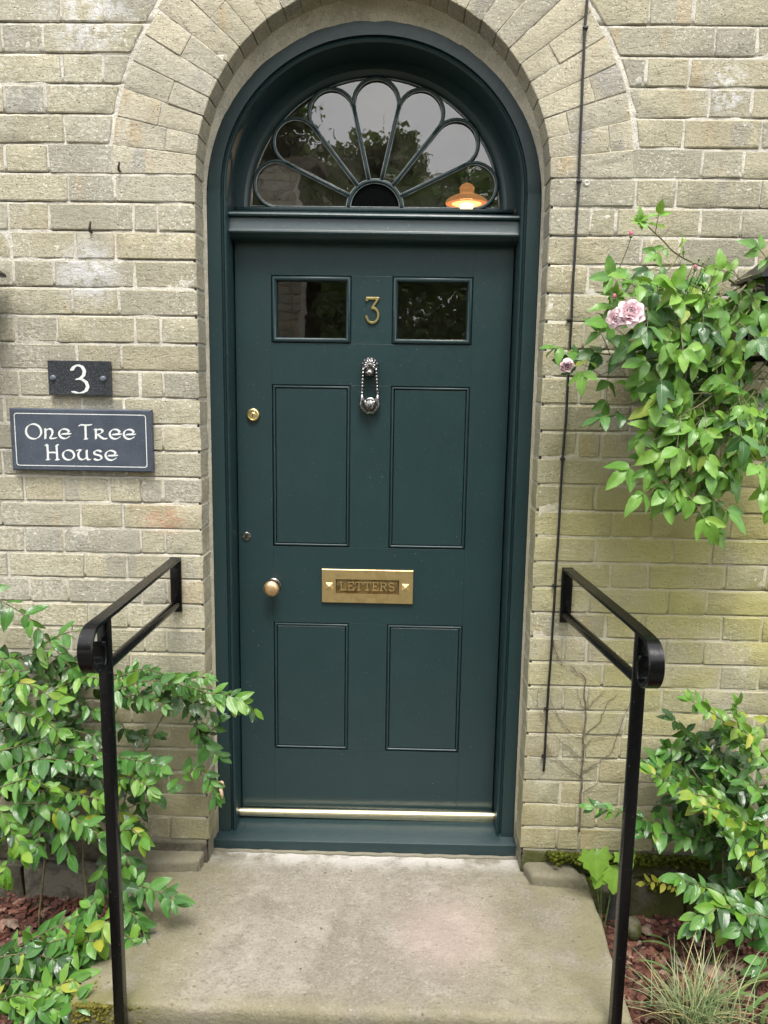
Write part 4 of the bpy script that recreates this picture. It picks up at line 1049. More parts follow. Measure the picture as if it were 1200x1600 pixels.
LGLASS = mat_glass('lantern_glass', .1, 1.4)
def lantern(cx, lab):
    t = thing('wall_lantern', lab, 'lantern', (cx, -.004, 1.60))
    CYl, zt = -.125, 1.782; hw = .062
    mb = MB()     # hipped roof with finial
    V = [(cx-.098, CYl-.098, zt), (cx+.098, CYl-.098, zt), (cx+.098, CYl+.098, zt), (cx-.098, CYl+.098, zt), (cx-.096, CYl-.096, zt+.010), (cx+.096, CYl-.096, zt+.010), (cx+.096, CYl+.096, zt+.010), (cx-.096, CYl+.096, zt+.010),
         (cx-.055, CYl-.055, zt+.045), (cx+.055, CYl-.055, zt+.045), (cx+.055, CYl+.055, zt+.045), (cx-.055, CYl+.055, zt+.045), (cx-.028, CYl-.028, zt+.075), (cx+.028, CYl-.028, zt+.075), (cx+.028, CYl+.028, zt+.075), (cx-.028, CYl+.028, zt+.075)]
    mb.add(V, [(3, 2, 1, 0)]+[(4*j+i, 4*j+(i+1) % 4, 4*j+4+(i+1) % 4, 4*j+4+i) for j in range(3) for i in range(4)]+[(12, 13, 14, 15)])
    mb.sphere((cx, CYl, zt+.085), .014, 10, 6); mb.build('roof', BLACK_IRON, t, ang=30)
    for sx in (-1, 1):
        for sy in (-1, 1):
            mb = MB(); mb.tube([(cx+sx*hw*1.12, CYl+sy*hw*1.12, zt), (cx+sx*hw*.82, CYl+sy*hw*.82, zt-.20)], .0062, 6); mb.build('corner_bar', BLACK_IRON, t)
    for k, (ax, ay) in enumerate(((0, -1), (1, 0), (0, 1), (-1, 0))):
        u, d = hw*1.10, hw*.80; px_, py_ = -ay, ax
        mb = MB(); mb.add([(cx+ax*d-px_*d, CYl+ay*d-py_*d, zt-.20), (cx+ax*d+px_*d, CYl+ay*d+py_*d, zt-.20), (cx+ax*u+px_*u, CYl+ay*u+py_*u, zt), (cx+ax*u-px_*u, CYl+ay*u-py_*u, zt)], [(0, 1, 2, 3)]); mb.build('pane', LGLASS, t, smooth=False, fix=False)
    mb = MB(); mb.bbox(cx-.054, cx+.054, CYl-.054, CYl+.054, zt-.215, zt-.198, .003); mb.lathe((cx, CYl, zt-.235), [(.005, 0), (.02, .01), (.03, .021)], axis='Z', seg=12); mb.build('base', BLACK_IRON, t)
    mb = MB(); mb.lathe((cx, CYl, zt-.198), [(.018, 0), (.018, .05), (.016, .055), (.016, .11), (.002, .115)], axis='Z', seg=14); mb.build('candle_tube', mat_plain('ivory_tube', (.6,.57,.48), .5) if 'ivory_tube' not in bpy.data.materials else bpy.data.materials['ivory_tube'], t)
    mb = MB(); mb.bbox(cx-.022, cx+.022, -.012, .002, zt-.16, zt+.02, .004); mb.tube([(cx, -.008, zt-.09), (cx, CYl+.04, zt-.19), (cx, CYl, zt-.21)], .007, 8); mb.build('wall_bracket', BLACK_IRON, t)
lantern(1.128, 'black wall lantern with glass sides half hidden behind the rose')
lantern(-1.160, 'black wall lantern just cut off by the edge beyond the number plaque')
# ------------------------------------------------------------------ plants
def leaf_geo(L, W, fold=.25, curl=-.18, a=.85, b=.9, ser=0, nseg=7, twist=0, wave=0, ph=0):
    V = []; UV = []; F = []
    for i in range(nseg+1):
        u = i/nseg; wdt = W/2*(math.sin(math.pi*min(u**a, 1))**b if 0 < u < 1 else 0)+(.0012 if i == 0 else (.0002 if i == nseg else 0))
        if ser and 0 < i < nseg: wdt *= 1+ser*(1 if i % 2 else -1)
        for j, v in enumerate((-1, -.5, 0, .5, 1)):
            z = fold*abs(v)*wdt+curl*L*u*u+twist*v*wdt*u+wave*wdt*math.sin(u*11+ph+v)*abs(v)
            V.append((u*L, v*wdt, z)); UV.append((u, .5+.5*v))
    for i in range(nseg):
        for j in range(4):
            k = i*5+j; F.append((k, k+5, k+6, k+1))
    return V, F, UV
def mesh_of(geo, mat, name='leaf'):
    V, F, UV = geo; me = bpy.data.meshes.new(name); me.from_pydata(V, [], F)
    me.polygons.foreach_set('use_smooth', [True]*len(F))
    ul = me.uv_layers.new(name='UVMap'); li = [v for f in F for v in f]; ul.data.foreach_set('uv', [c for k in li for c in UV[k]])
    me.materials.append(mat); return me

def catmull(pts, n=6):
    P_ = [pts[0]]+list(pts)+[pts[-1]]; out = []
    for i in range(1, len(P_)-2):
        p0, p1, p2, p3 = P_[i-1:i+3]
        for k in range(n):
            t = k/n; out.append(.5*((2*p1)+(p2-p0)*t+(2*p0-5*p1+4*p2-p3)*t*t+(3*p1-p0-3*p2+p3)*t**3))
    out.append(P_[-2]); return out
def frame_of(axis, nrm):
    x = axis.normalized(); z = (nrm-x*nrm.dot(x))
    if z.length < 1e-4: z = Vector((0, -1, .2))-x*x.dot(Vector((0, -1, .2)))
    z.normalize(); y = z.cross(x); return Matrix(((x.x, y.x, z.x, 0), (x.y, y.y, z.y, 0), (x.z, y.z, z.z, 0), (0, 0, 0, 1)))

class Plant:
    def __init__(s, root, geos, mats, stem_mat, seed):
        s.root = root; s.q = random.Random(seed); s.geos = geos; s.mats = mats; s.sm = stem_mat; s.leaves = []; s.meshes = {}; s.k = 1.0
    def leaf(s, p, axis, nrm, size, mk, prio=1.0):
        size *= s.k
        M_ = Matrix.Translation(p) @ frame_of(axis, nrm) @ Matrix.Diagonal((size, size*s.q.uniform(.85, 1.15), size, 1))
        s.leaves.append((M_, s.q.randrange(len(s.geos)), mk, prio))
    def stem(s, pts, r0, r1, name='stem'):
        n = len(pts); mb = MB(); mb.tube(pts, [r0+(r1-r0)*i/(n-1) for i in range(n)], 6); return mb.build(name, s.sm, s.root, ang=None)
    def spray(s, px, Y0, Y1, size, gap, mk, spread=55, droop=.35, r=.0022, start=0.0, tip=True, prio=1.0, jitter=.42):
        q = s.q; n = len(px); pts = [at(a, b, Y=Y0+(Y1-Y0)*i/(n-1)) for i, (a, b) in enumerate(px)]
        P_ = catmull(pts, 8); s.stem(P_, r, r*.5)
        d = 0; nxt = start; side = q.choice((-1, 1)); tot = sum((b-a).length for a, b in zip(P_[:-1], P_[1:]))
        for a, b in zip(P_[:-1], P_[1:]):
            l = (b-a).length
            while nxt <= d+l:
                p = a.lerp(b, (nxt-d)/max(l, 1e-6)); t = (b-a).normalized(); f = nxt/tot
                for _ in range(2 if q.random() < .45 else 1):
                    nrm = (Vector((0, -.62, .72))+Vector((q.gauss(0, jitter), q.gauss(0, jitter), q.gauss(0, jitter)))).normalized()
                    sd = t.cross(nrm).normalized()*side; sp = R_(spread+q.gauss(0, 18))
                    ax = (t*math.cos(sp)+sd*math.sin(sp)+Vector((0, -.12, -droop*q.uniform(.4, 1.5)))).normalized()
                    s.leaf(p, ax, nrm, size*q.uniform(.46, 1.16)*(1-.25*f), mk if q.random() < .8 else q.choice('dmb') if 'm' in s.mats else mk, prio); side = -side
                nxt += gap*.84*q.uniform(.7, 1.3)
            d += l
        if tip:
            t = (P_[-1]-P_[-2]).normalized()
            for k in range(3):
                ax = (t+Vector((q.gauss(0, .35), q.gauss(0, .3), q.gauss(0, .35)-.15))).normalized()
                s.leaf(P_[-1], ax, Vector((q.gauss(0, .3), -.6, .7)), size*q.uniform(.6, .9), mk, prio)
    def fill(s, px, py, rx, ry, Ya, Yb, n, size, mk, prio=.2):
        q = s.q
        for _ in range(n):
            a = q.uniform(0, 6.283); rr = math.sqrt(q.random())
            p = at(px+rx*rr*math.cos(a), py+ry*rr*math.sin(a), Y=q.uniform(Ya, Yb))
            s.leaf(p, Vector((q.gauss(0, 1), q.gauss(0, .5), q.gauss(-.35, .7))), Vector((q.gauss(0, .45), -.7, .6)), size*q.uniform(.7, 1.1), mk, prio)
    def finish(s, limit=290, name='leaf', stuffname='foliage'):
        def score(l):
            p = l[0].translation; x, y = pj(*p); inside = -15 < x < 1215 and -15 < y < 1615
            return (1 if inside else 0, l[3]-p.y*.5)
        s.leaves.sort(key=score, reverse=True); st = MB(); uv = []; by = {}
        for k, (M_, gi, mk, pr) in enumerate(s.leaves):
            if k < limit:
                key = (gi, mk)
                if key not in s.meshes: s.meshes[key] = mesh_of(s.geos[gi], s.mats[mk], name)
                o = bpy.data.objects.new(name, s.meshes[key]); COL.objects.link(o); o.matrix_basis = M_; adopt(o, s.root)
            else: by.setdefault(mk, []).append((M_, gi))
        for mk, ls in by.items():
            V = []; F = []; UV = []
            for M_, gi in ls:
                b = len(V); gv, gf, gu = s.geos[gi]; V += [tuple(M_ @ Vector(v)) for v in gv]; F += [tuple(i+b for i in f) for f in gf]; UV += gu
            o = bpy.data.objects.new(stuffname, mesh_of((V, F, UV), s.mats[mk], stuffname)); COL.objects.link(o); adopt(o, s.root); o['kind'] = 'stuff'

q = random.Random(12)
SHRUB_G = [leaf_geo(1, .46, .22, -.20*k_, .80, .85, 0, 7, tw, .10, ph) for k_, tw, ph in ((.6, .1, 0), (1.0, -.15, 1), (1.4, .2, 2), (.3, 0, 3), (1.8, -.1, 4), (.9, .3, 5), (-.3, .1, 2))]
ROSE_G = [leaf_geo(1, .52, .26, -.20*k_, .72, .82, .055, 11, tw, .10, ph) for k_, tw, ph in ((.6, .1, 0), (1.2, -.15, 1), (1.8, .2, 2), (.2, 0, 3), (1.0, -.3, 4), (2.4, .15, 5))]
SH_D = mat_leaf('shrub_leaf_deep', [(0, (.013,.046,.012)), (.4, (.022,.072,.016)), (.75, (.036,.102,.018)), (1, (.060,.150,.018))], .17, .12)  # dark leaves; tone deepened for the shade in the gaps
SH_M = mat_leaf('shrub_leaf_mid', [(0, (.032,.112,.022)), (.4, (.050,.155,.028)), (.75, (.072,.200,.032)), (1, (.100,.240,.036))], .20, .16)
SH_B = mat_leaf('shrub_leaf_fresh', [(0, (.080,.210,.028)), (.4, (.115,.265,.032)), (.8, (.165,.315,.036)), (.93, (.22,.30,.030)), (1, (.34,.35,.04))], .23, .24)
RO_D = mat_leaf('rose_leaf_deep', [(0, (.024,.082,.024)), (.5, (.046,.135,.034)), (1, (.075,.190,.042))], .26, .14, .30, 7)
RO_M = mat_leaf('rose_leaf_mid', [(0, (.080,.210,.036)), (.5, (.115,.270,.042)), (1, (.155,.310,.046))], .28, .22, .30, 7)
RO_B = mat_leaf('rose_leaf_fresh', [(0, (.145,.330,.050)), (.5, (.185,.385,.056)), (.9, (.230,.420,.060)), (1, (.29,.36,.06))], .30, .30, .28, 7)
TWIG = mat_plain('green_brown_twig', (.105,.095,.042), .7, var=.4, sc_=60)
CANE = mat_plain('rose_cane', (.150,.145,.060), .55, var=.4, sc_=50)
MATS = {'d': SH_D, 'm': SH_M, 'b': SH_B}; RM_ = {'d': RO_D, 'm': RO_M, 'b': RO_B}

# --- shrub against the wall under the house sign
sl = thing('evergreen_shrub', 'glossy green evergreen shrub trailing over the step under the house sign', 'shrub', (-.95, -.10, -.21))
p = Plant(sl, SHRUB_G, MATS, TWIG, 41); p.k = 1.16
for mk, sz, gap, Y0, Y1, px in [
    ('m', .062, .030, -.13, -.12, [(-25,925),(40,962),(75,1000),(115,1050)]), ('m', .058, .026, -.08, -.12, [(50,1015),(100,990),(137,985)]), ('d', .058, .024, -.06, -.10, [(-10,1040),(50,1022),(95,1030),(132,1058)]),
    ('b', .060, .020, -.16, -.22, [(-25,1080),(40,1068),(90,1098)]), ('b', .056, .020, -.16, -.22, [(-5,1108),(50,1118),(92,1142)]), ('m', .054, .022, -.08, -.13, [(65,1060),(110,1090),(152,1112)]),
    ('b', .050, .022, -.10, -.15, [(85,1078),(128,1058),(158,1062)]), ('m', .060, .020, -.15, -.22, [(-15,1178),(60,1160),(120,1168),(165,1188)]), ('m', .060, .020, -.18, -.24, [(15,1200),(70,1185),(145,1198)]),
    ('b', .058, .021, -.20, -.26, [(-10,1235),(40,1218),(80,1232)]), ('m', .060, .020, -.20, -.28, [(20,1255),(80,1258),(120,1280),(156,1305)]), ('b', .056, .021, -.18, -.24, [(60,1235),(110,1238),(158,1250)]),
    ('m', .062, .020, -.20, -.25, [(75,1268),(98,1305),(108,1335)]), ('b', .062, .019, -.24, -.28, [(-8,1255),(18,1300),(8,1362)]), ('m', .060, .022, -.20, -.24, [(50,1270),(62,1300),(58,1325)]),
    ('b', .058, .020, -.22, -.26, [(105,1285),(138,1288),(156,1312)]), ('b', .058, .020, -.24, -.28, [(-10,1285),(22,1305),(36,1332)]), ('d', .060, .022, -.08, -.12, [(0,1140),(60,1135),(110,1140),(150,1150)]),
    ('d', .060, .024, -.10, -.14, [(-10,1215),(60,1210),(140,1220)]), ('m', .055, .024, -.14, -.20, [(-10,1020),(25,1050),(20,1090)]), ('d', .055, .024, -.06, -.10, [(80,1035),(110,1060),(105,1100)]),
    ('m', .046, .013, -.16, -.20, [(172,1082),(230,1064),(290,1072),(335,1086)]), ('b', .054, .012, -.20, -.16, [(318,1082),(352,1086),(380,1098),(396,1110)]), ('m', .036, .010, -.12, -.16, [(178,1062),(220,1046),(265,1055),(325,1058)]),
    ('m', .044, .014, -.14, -.18, [(180,1095),(215,1086),(255,1102)]), ('d', .050, .016, -.12, -.15, [(270,1085),(300,1098),(330,1112)]), ('d', .042, .016, -.06, -.06, [(296,1100),(308,1130),(322,1148),(342,1126)]),
    ('m', .050, .016, -.08, -.10, [(306,1135),(320,1165),(343,1180)]), ('m', .050, .014, -.08, -.10, [(286,1212),(312,1202),(330,1222),(338,1244)]), ('m', .054, .015, -.18, -.24, [(178,1182),(215,1188),(254,1198)]),
    ('b', .052, .018, -.20, -.25, [(176,1222),(205,1214),(236,1232)]), ('m', .060, .030, -.18, -.12, [(180,1272),(220,1254),(262,1236)]), ('b', .055, .020, -.22, -.26, [(178,1302),(205,1296),(222,1310)]),
    ('m', .058, .020, -.22, -.27, [(174,1325),(195,1335),(204,1352)]), ('d', .048, .020, -.06, -.08, [(190,1130),(205,1150),(240,1148)]),
    ('m', .060, .014, -.28, -.34, [(178,1388),(215,1384),(245,1392),(272,1406)]), ('m', .058, .013, -.32, -.40, [(184,1408),(214,1436),(226,1470),(214,1522)]), ('m', .056, .014, -.34, -.42, [(178,1455),(205,1468),(212,1500)]),
    ('m', .060, .014, -.36, -.42, [(176,1480),(200,1500),(196,1520)]), ('m', .056, .020, -.30, -.34, [(8,1492),(60,1462),(105,1440),(135,1424)]), ('b', .062, .018, -.42, -.46, [(60,1500),(105,1478),(155,1468)]),
    ('m', .062, .016, -.44, -.48, [(160,1470),(105,1508),(45,1545)]), ('m', .058, .017, -.40, -.46, [(-10,1515),(50,1502),(105,1525)]), ('b', .062, .020, -.50, -.52, [(-10,1592),(70,1548),(118,1530)]),
    ('m', .062, .016, -.52, -.58, [(-20,1640),(40,1600),(95,1575),(120,1560)]), ('m', .062, .016, -.46, -.52, [(-20,1530),(40,1530),(90,1545),(110,1575)]), ('d', .062, .017, -.44, -.48, [(-20,1500),(40,1490),(90,1500)]), ('b', .060, .017, -.50, -.55, [(-20,1570),(30,1555),(80,1570)]), ('m', .060, .016, -.40, -.46, [(170,1440),(120,1460),(70,1475)]),
    ('m', .060, .020, -.48, -.52, [(70,1530),(95,1552),(104,1572)]), ('m', .056, .018, -.36, -.38, [(150,1408),(138,1422),(132,1440)]), ('d', .060, .020, -.50, -.54, [(-10,1560),(45,1578),(85,1604)]),
    ('d', .056, .022, -.26, -.30, [(165,1352),(152,1380),(148,1410)]), ('b', .058, .022, -.46, -.46, [(165,1440),(158,1465),(150,1490)]), ('m', .056, .024, -.30, -.36, [(-10,1545),(20,1520),(60,1515)]), ('m', .058, .022, -.50, -.56, [(-10,1620),(30,1590),(60,1575)])]:
    p.spray(px, Y0, Y1, sz, gap, mk, prio={'b': 1.1, 'm': 1.0, 'd': .8}[mk])
p.fill(70, 1080, 90, 60, -.10, -.02, 70, .055, 'd'); p.fill(70, 1200, 95, 60, -.14, -.02, 90, .058, 'd'); p.fill(60, 1270, 95, 50, -.18, -.04, 80, .058, 'd')  # dark leaves near the wall put the shade of the gaps into colour
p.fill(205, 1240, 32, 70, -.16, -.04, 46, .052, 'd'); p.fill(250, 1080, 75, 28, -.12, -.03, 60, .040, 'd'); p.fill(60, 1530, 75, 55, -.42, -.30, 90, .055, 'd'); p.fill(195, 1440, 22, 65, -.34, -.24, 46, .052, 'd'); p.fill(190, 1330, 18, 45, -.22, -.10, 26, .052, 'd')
for px in ([(60,1440),(70,1330),(60,1230),(30,1130)], [(140,1440),(130,1320),(150,1200),(190,1090)], [(170,1450),(185,1350),(200,1230),(270,1090)]):
    pts = catmull([at(a, b, Y=-.18+.03*i) for i, (a, b) in enumerate(px)], 6); pts[0].z = -.24; p.stem(pts, .0035, .002, 'branch')
p.finish()

# --- shrub on the other side
sr_ = thing('evergreen_shrub', 'bushy evergreen shrub with fresh yellow green tips beside the grass tuft', 'shrub', (1.05, -.12, -.21))
p = Plant(sr_, SHRUB_G, MATS, TWIG, 77); p.k = 1.12
for mk, sz, gap, Y0, Y1, px in [
    ('b', .056, .017, -.12, -.18, [(1152,1142),(1112,1114),(1078,1094)]), ('b', .054, .019, -.12, -.18, [(1160,1155),(1152,1126),(1150,1102)]), ('d', .056, .018, -.07, -.10, [(1112,1200),(1072,1142),(1052,1124)]),
    ('m', .058, .018, -.09, -.12, [(1122,1222),(1082,1180),(1042,1168)]), ('d', .060, .018, -.09, -.13, [(1135,1262),(1082,1212),(1028,1188)]), ('d', .056, .017, -.08, -.12, [(1152,1262),(1112,1200),(1085,1160)]),
    ('m', .060, .017, -.14, -.18, [(1132,1242),(1080,1230),(1026,1196)]), ('b', .058, .016, -.18, -.24, [(1162,1292),(1082,1242),(1018,1208)]), ('d', .056, .018, -.09, -.13, [(1155,1222),(1130,1190),(1108,1168)]),
    ('m', .056, .020, -.10, -.14, [(1185,1205),(1160,1170),(1140,1150)]), ('b', .060, .024, -.16, -.20, [(1210,1205),(1182,1165),(1172,1146)]), ('b', .056, .022, -.14, -.18, [(1215,1118),(1198,1128),(1182,1146)]),
    ('b', .060, .017, -.20, -.27, [(1185,1292),(1132,1252),(1082,1240)]), ('m', .062, .018, -.20, -.26, [(1212,1272),(1182,1232),(1164,1226)]), ('b', .060, .017, -.22, -.28, [(1212,1312),(1142,1272),(1098,1258)]),
    ('m', .060, .021, -.16, -.20, [(1122,1322),(1060,1292),(1000,1280)]), ('m', .050, .013, -.20, -.22, [(1005,1282),(965,1268),(928,1262)]), ('m', .062, .020, -.18, -.22, [(1112,1312),(1060,1304),(1008,1300)]),
    ('d', .060, .020, -.16, -.20, [(1165,1340),(1120,1310),(1082,1288)]), ('b', .062, .019, -.22, -.28, [(1212,1362),(1152,1302),(1130,1282)]), ('b', .060, .019, -.24, -.28, [(1212,1402),(1165,1342),(1148,1310)]),
    ('m', .064, .020, -.20, -.26, [(1160,1425),(1112,1392),(1062,1372)]), ('m', .066, .018, -.24, -.30, [(1138,1445),(1102,1420),(1082,1442)]), ('b', .064, .018, -.26, -.32, [(1185,1432),(1135,1415),(1100,1432)]),
    ('m', .066, .018, -.28, -.33, [(1212,1438),(1172,1428),(1158,1455)]), ('d', .064, .020, -.20, -.24, [(1195,1382),(1152,1388),(1118,1402)]), ('m', .064, .022, -.30, -.34, [(1215,1475),(1195,1492),(1188,1510)]),
    ('d', .058, .018, -.10, -.14, [(1140,1240),(1100,1225),(1060,1210)]), ('m', .058, .018, -.14, -.18, [(1200,1250),(1150,1215),(1120,1195)]), ('m', .060, .018, -.22, -.26, [(1215,1345),(1180,1315),(1150,1300)])]:
    p.spray(px, Y0, Y1, sz, gap, mk, prio={'b': 1.1, 'm': 1.0, 'd': .8}[mk])
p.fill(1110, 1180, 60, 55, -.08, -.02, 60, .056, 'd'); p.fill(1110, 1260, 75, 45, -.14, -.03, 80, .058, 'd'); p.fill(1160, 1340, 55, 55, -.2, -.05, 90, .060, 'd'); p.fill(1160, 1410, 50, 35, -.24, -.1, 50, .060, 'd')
for px in ([(1185,1420),(1130,1330),(1060,1290)], [(1200,1440),(1160,1320),(1080,1200)], [(1130,1440),(1128,1300),(1110,1180)]):
    pts = catmull([at(a, b, Y=-.20+.03*i) for i, (a, b) in enumerate(px)], 6); pts[0].z = -.24; p.stem(pts, .0035, .002, 'branch')
p.finish()

# --- climbing rose
ro = thing('climbing_rose', 'climbing rose with pale pink flowers and serrated leaves on the wall', 'rose', (1.36, -.10, -.22))
p = Plant(ro, ROSE_G, RM_, CANE, 19); p.k = 1.06; q = p.q
def compound(pos, ax, size, mk, prio=1.0, n=5):
    ax = ax.normalized(); tip = pos+ax*size*1.55+Vector((0, 0, -.10*size)); mid = pos.lerp(tip, .5)+Vector((0, -.06*size, .10*size))
    pts = catmull([pos, mid, tip], 4); p.stem(pts, .0013, .0008, 'leaf_stalk')
    nrm0 = (Vector((0, -.68, .62))+Vector((q.gauss(0, .42), q.gauss(0, .25), q.gauss(0, .40)))).normalized()
    p.leaf(tip, ax+Vector((0, 0, -.40)), nrm0, size*q.uniform(.95, 1.1), mk, prio)
    sd = ax.cross(nrm0).normalized()
    for k, f in enumerate((.92, .48)[:(n-1)//2]):
        b = pts[min(int(f*(len(pts)-1)), len(pts)-1)]
        for s_ in (-1, 1):
            a_ = (ax*.42+sd*s_*.9+Vector((0, q.gauss(0, .1), -.38+q.gauss(0, .20)))).normalized()
            p.leaf(b, a_, nrm0+Vector((q.gauss(0, .38), q.gauss(0, .2), q.gauss(0, .35))), size*(.92-.14*k)*q.uniform(.88, 1.08), mk, prio)
def cane(px, Y0, Y1, r, leaves, mk, size=.062, gap=None):
    n = len(px); P_ = catmull([at(a, b, Y=Y0+(Y1-Y0)*i/(n-1)) for i, (a, b) in enumerate(px)], 8); p.stem(P_, r, r*.45, 'cane')
    for k in range(leaves):
        f = (k+.5+q.uniform(-.25, .25))/leaves; i = min(int(f*(len(P_)-1)), len(P_)-2); t = (P_[i+1]-P_[i]).normalized()
        side = t.cross(Vector((0, -1, .2))).normalized()*(1 if k % 2 else -1)
        ax = (t*.55+side*.8+Vector((0, -.35, -.15+q.gauss(0, .2)))).normalized(); mm = mk[k % len(mk)]
        compound(P_[i], ax, size*q.uniform(.8, 1.12), mm, {'d': .9, 'm': 1.0, 'b': 1.1}[mm], 5 if q.random() < .7 else 3)
cane([(1225,395),(1166,445),(1120,425),(1062,400),(1035,375),(1008,350)], -.05, -.12, .0034, 6, 'bmb', .040)
cane([(1062,396),(1045,420),(1010,440),(985,450)], -.10, -.14, .0022, 4, 'mdm', .056)
cane([(1166,445),(1110,468),(1062,482),(1020,496),(985,510)], -.08, -.15, .0030, 6, 'mdm', .058)
cane([(1120,470),(1085,500),(1050,520),(1010,535),(975,545)], -.10, -.18, .0028, 6, 'dmm', .062)
cane([(1140,520),(1052,556),(975,556),(925,552),(905,560)], -.09, -.13, .0030, 6, 'mbm', .052)
cane([(1010,545),(960,575),(930,590)], -.12, -.10, .0022, 4, 'md', .060)
cane([(1160,455),(1130,530),(1100,600),(1070,680),(1062,745),(1078,800)], -.10, -.14, .0032, 7, 'mdm', .062)
cane([(1150,560),(1090,600),(1040,625),(1000,640),(975,655)], -.12, -.18, .0028, 6, 'mmd', .062)
cane([(1110,600),(1060,660),(1030,710),(1010,745)], -.16, -.20, .0026, 5, 'mbm', .066)
cane([(1130,620),(1100,680),(1090,730),(1085,770)], -.18, -.22, .0026, 5, 'bmm', .066)
cane([(1215,545),(1150,620),(1115,660),(1110,700)], -.14, -.20, .0030, 6, 'bmb', .064)
cane([(1222,690),(1170,685),(1135,680)], -.14, -.20, .0026, 4, 'bmb', .058)
cane([(1218,720),(1195,720),(1185,735)], -.16, -.20, .0026, 3, 'bm', .064)
cane([(1215,500),(1170,520),(1120,545),(1090,570)], -.14, -.20, .0028, 6, 'bmb', .060)
cane([(1220,560),(1190,600),(1180,640)], -.12, -.16, .0028, 5, 'mdm', .060)
cane([(1225,420),(1190,425),(1150,440)], -.10, -.16, .0028, 4, 'bmb', .052)
cane([(1100,520),(1070,560),(1060,600),(1050,640)], -.10, -.12, .0024, 5, 'dmd', .060)
cane([(1060,480),(1030,500),(1020,525)], -.14, -.17, .0022, 4, 'dmm', .060)
cane([(1166,445),(1140,490),(1120,540),(1060,580)], -.06, -.05, .0030, 4, 'dd', .058)
cane([(1160,480),(1120,500),(1080,505),(1040,500)], -.16, -.22, .0024, 5, 'bmb', .058)
cane([(1130,540),(1090,560),(1050,570),(1015,585)], -.18, -.22, .0024, 5, 'mbm', .060)
cane([(1150,580),(1110,620),(1080,640),(1050,650)], -.20, -.24, .0024, 5, 'bmb', .062)
cane([(1180,610),(1150,650),(1130,680),(1100,700)], -.18, -.22, .0024, 5, 'mmb', .062)
cane([(1100,660),(1070,700),(1050,735),(1040,760)], -.20, -.23, .0022, 4, 'mbm', .062)
cane([(1090,720),(1088,760),(1082,800)], -.16, -.16, .0020, 3, 'md', .052)
cane([(1090,420),(1060,440),(1035,450),(1010,460)], -.14, -.18, .0022, 4, 'mbd', .054)
cane([(1130,450),(1100,470),(1075,480)], -.16, -.20, .0022, 4, 'bmd', .056)
for _c in ([(1166,445),(1130,480),(1090,490),(1055,510)], [(1140,500),(1100,530),(1060,540),(1020,560)], [(1150,600),(1120,640),(1095,655),(1070,690)], [(1190,580),(1160,620),(1140,640)], [(1110,640),(1080,670),(1040,690),(1010,700)], [(1200,460),(1175,480),(1150,510)], [(1205,640),(1180,660),(1150,700)], [(1070,460),(1040,470),(1005,480)], [(1080,690),(1072,730),(1068,770)]):
    cane(_c, -.13-.04*q.random(), -.20-.04*q.random(), .0030, 5, q.choice(('mbd', 'bmm', 'mdb')), .058)
p.stem(catmull([Vector((1.36, -.10, -.24)), Vector((1.33, -.05, .4)), Vector((1.37, -.045, .95)), Vector((1.30, -.05, 1.4)), Vector((1.17, -.06, 1.72)), Vector((1.03, -.05, 1.79))], 7), .009, .0035, 'main_cane')
p.stem(catmull([Vector((1.36, -.09, -.24)), Vector((1.39, -.05, .5)), Vector((1.33, -.05, 1.0)), Vector((1.22, -.08, 1.25)), Vector((1.08, -.12, 1.42))], 7), .007, .003, 'main_cane')
p.fill(1080, 540, 105, 75, -.10, -.02, 60, .058, 'd', .3); p.fill(1120, 620, 75, 60, -.12, -.03, 40, .060, 'd', .3); p.fill(1060, 640, 60, 60, -.13, -.04, 26, .06, 'm', .3)
# feathery young shoot beside the larger flower and one low on the right
for (cx, cy), sz in (((960, 462), .034), ((1000, 345), .030), ((1135, 745), .032), ((1150, 730), .030)):
    b = at(cx, cy, Y=-.15)
    for k in range(9):
        a = R_(k*40+q.uniform(-15, 15)); p.leaf(b, Vector((math.cos(a), -.5, math.sin(a)*.8)), Vector((0, -.8, .5)), sz*q.uniform(.7, 1.2), 'b', 1.2)
p.finish()
# flowers
m = MT('pale_pink_petal'); r = m.rnd(); uv = m.coord('UV'); u, v, _ = m.sep(uv)
col = m.mix(m.band(u, .1, 1.0), (.80,.50,.58), (.92,.77,.80)); col = m.mix(m.math('MULTIPLY', r, .35), col, (.88,.72,.77))
PETAL = m.done(m.n('MixShader', i0=.28, i1=m.bsdf(col, .55, m.bump(m.noise(m.pos(), 160, 3), .2, .001), spec=.25), i2=m.n('BsdfTranslucent', Color=m.mix(.3, col, (.9,.55,.66)))))
def petal_geo(L, W, cup, roll, ruf, n=6, mm=6, ph=0):
    V = []; UV = []; F = []
    for i in range(n+1):
        u = i/n; wd_ = W*(.25+.75*math.sin(min(u*1.9, math.pi/2)))*(1 if u < .8 else math.sqrt(max(0, 1-((u-.8)/.235)**2)))
        for j in range(mm+1):
            v = j/mm*2-1; x = L*u*(1-.10*v*v); z = cup*L*(u*u*.55+.55*v*v*u)+ruf*L*math.sin(v*5+ph)*u*u
            if u > .75: z -= roll*L*((u-.75)/.25)**2
            V.append((x, v*wd_/2, z)); UV.append((u, .5+.5*v))
    for i in range(n):
        for j in range(mm): k = i*(mm+1)+j; F.append((k, k+mm+1, k+mm+2, k+1))
    return V, F, UV
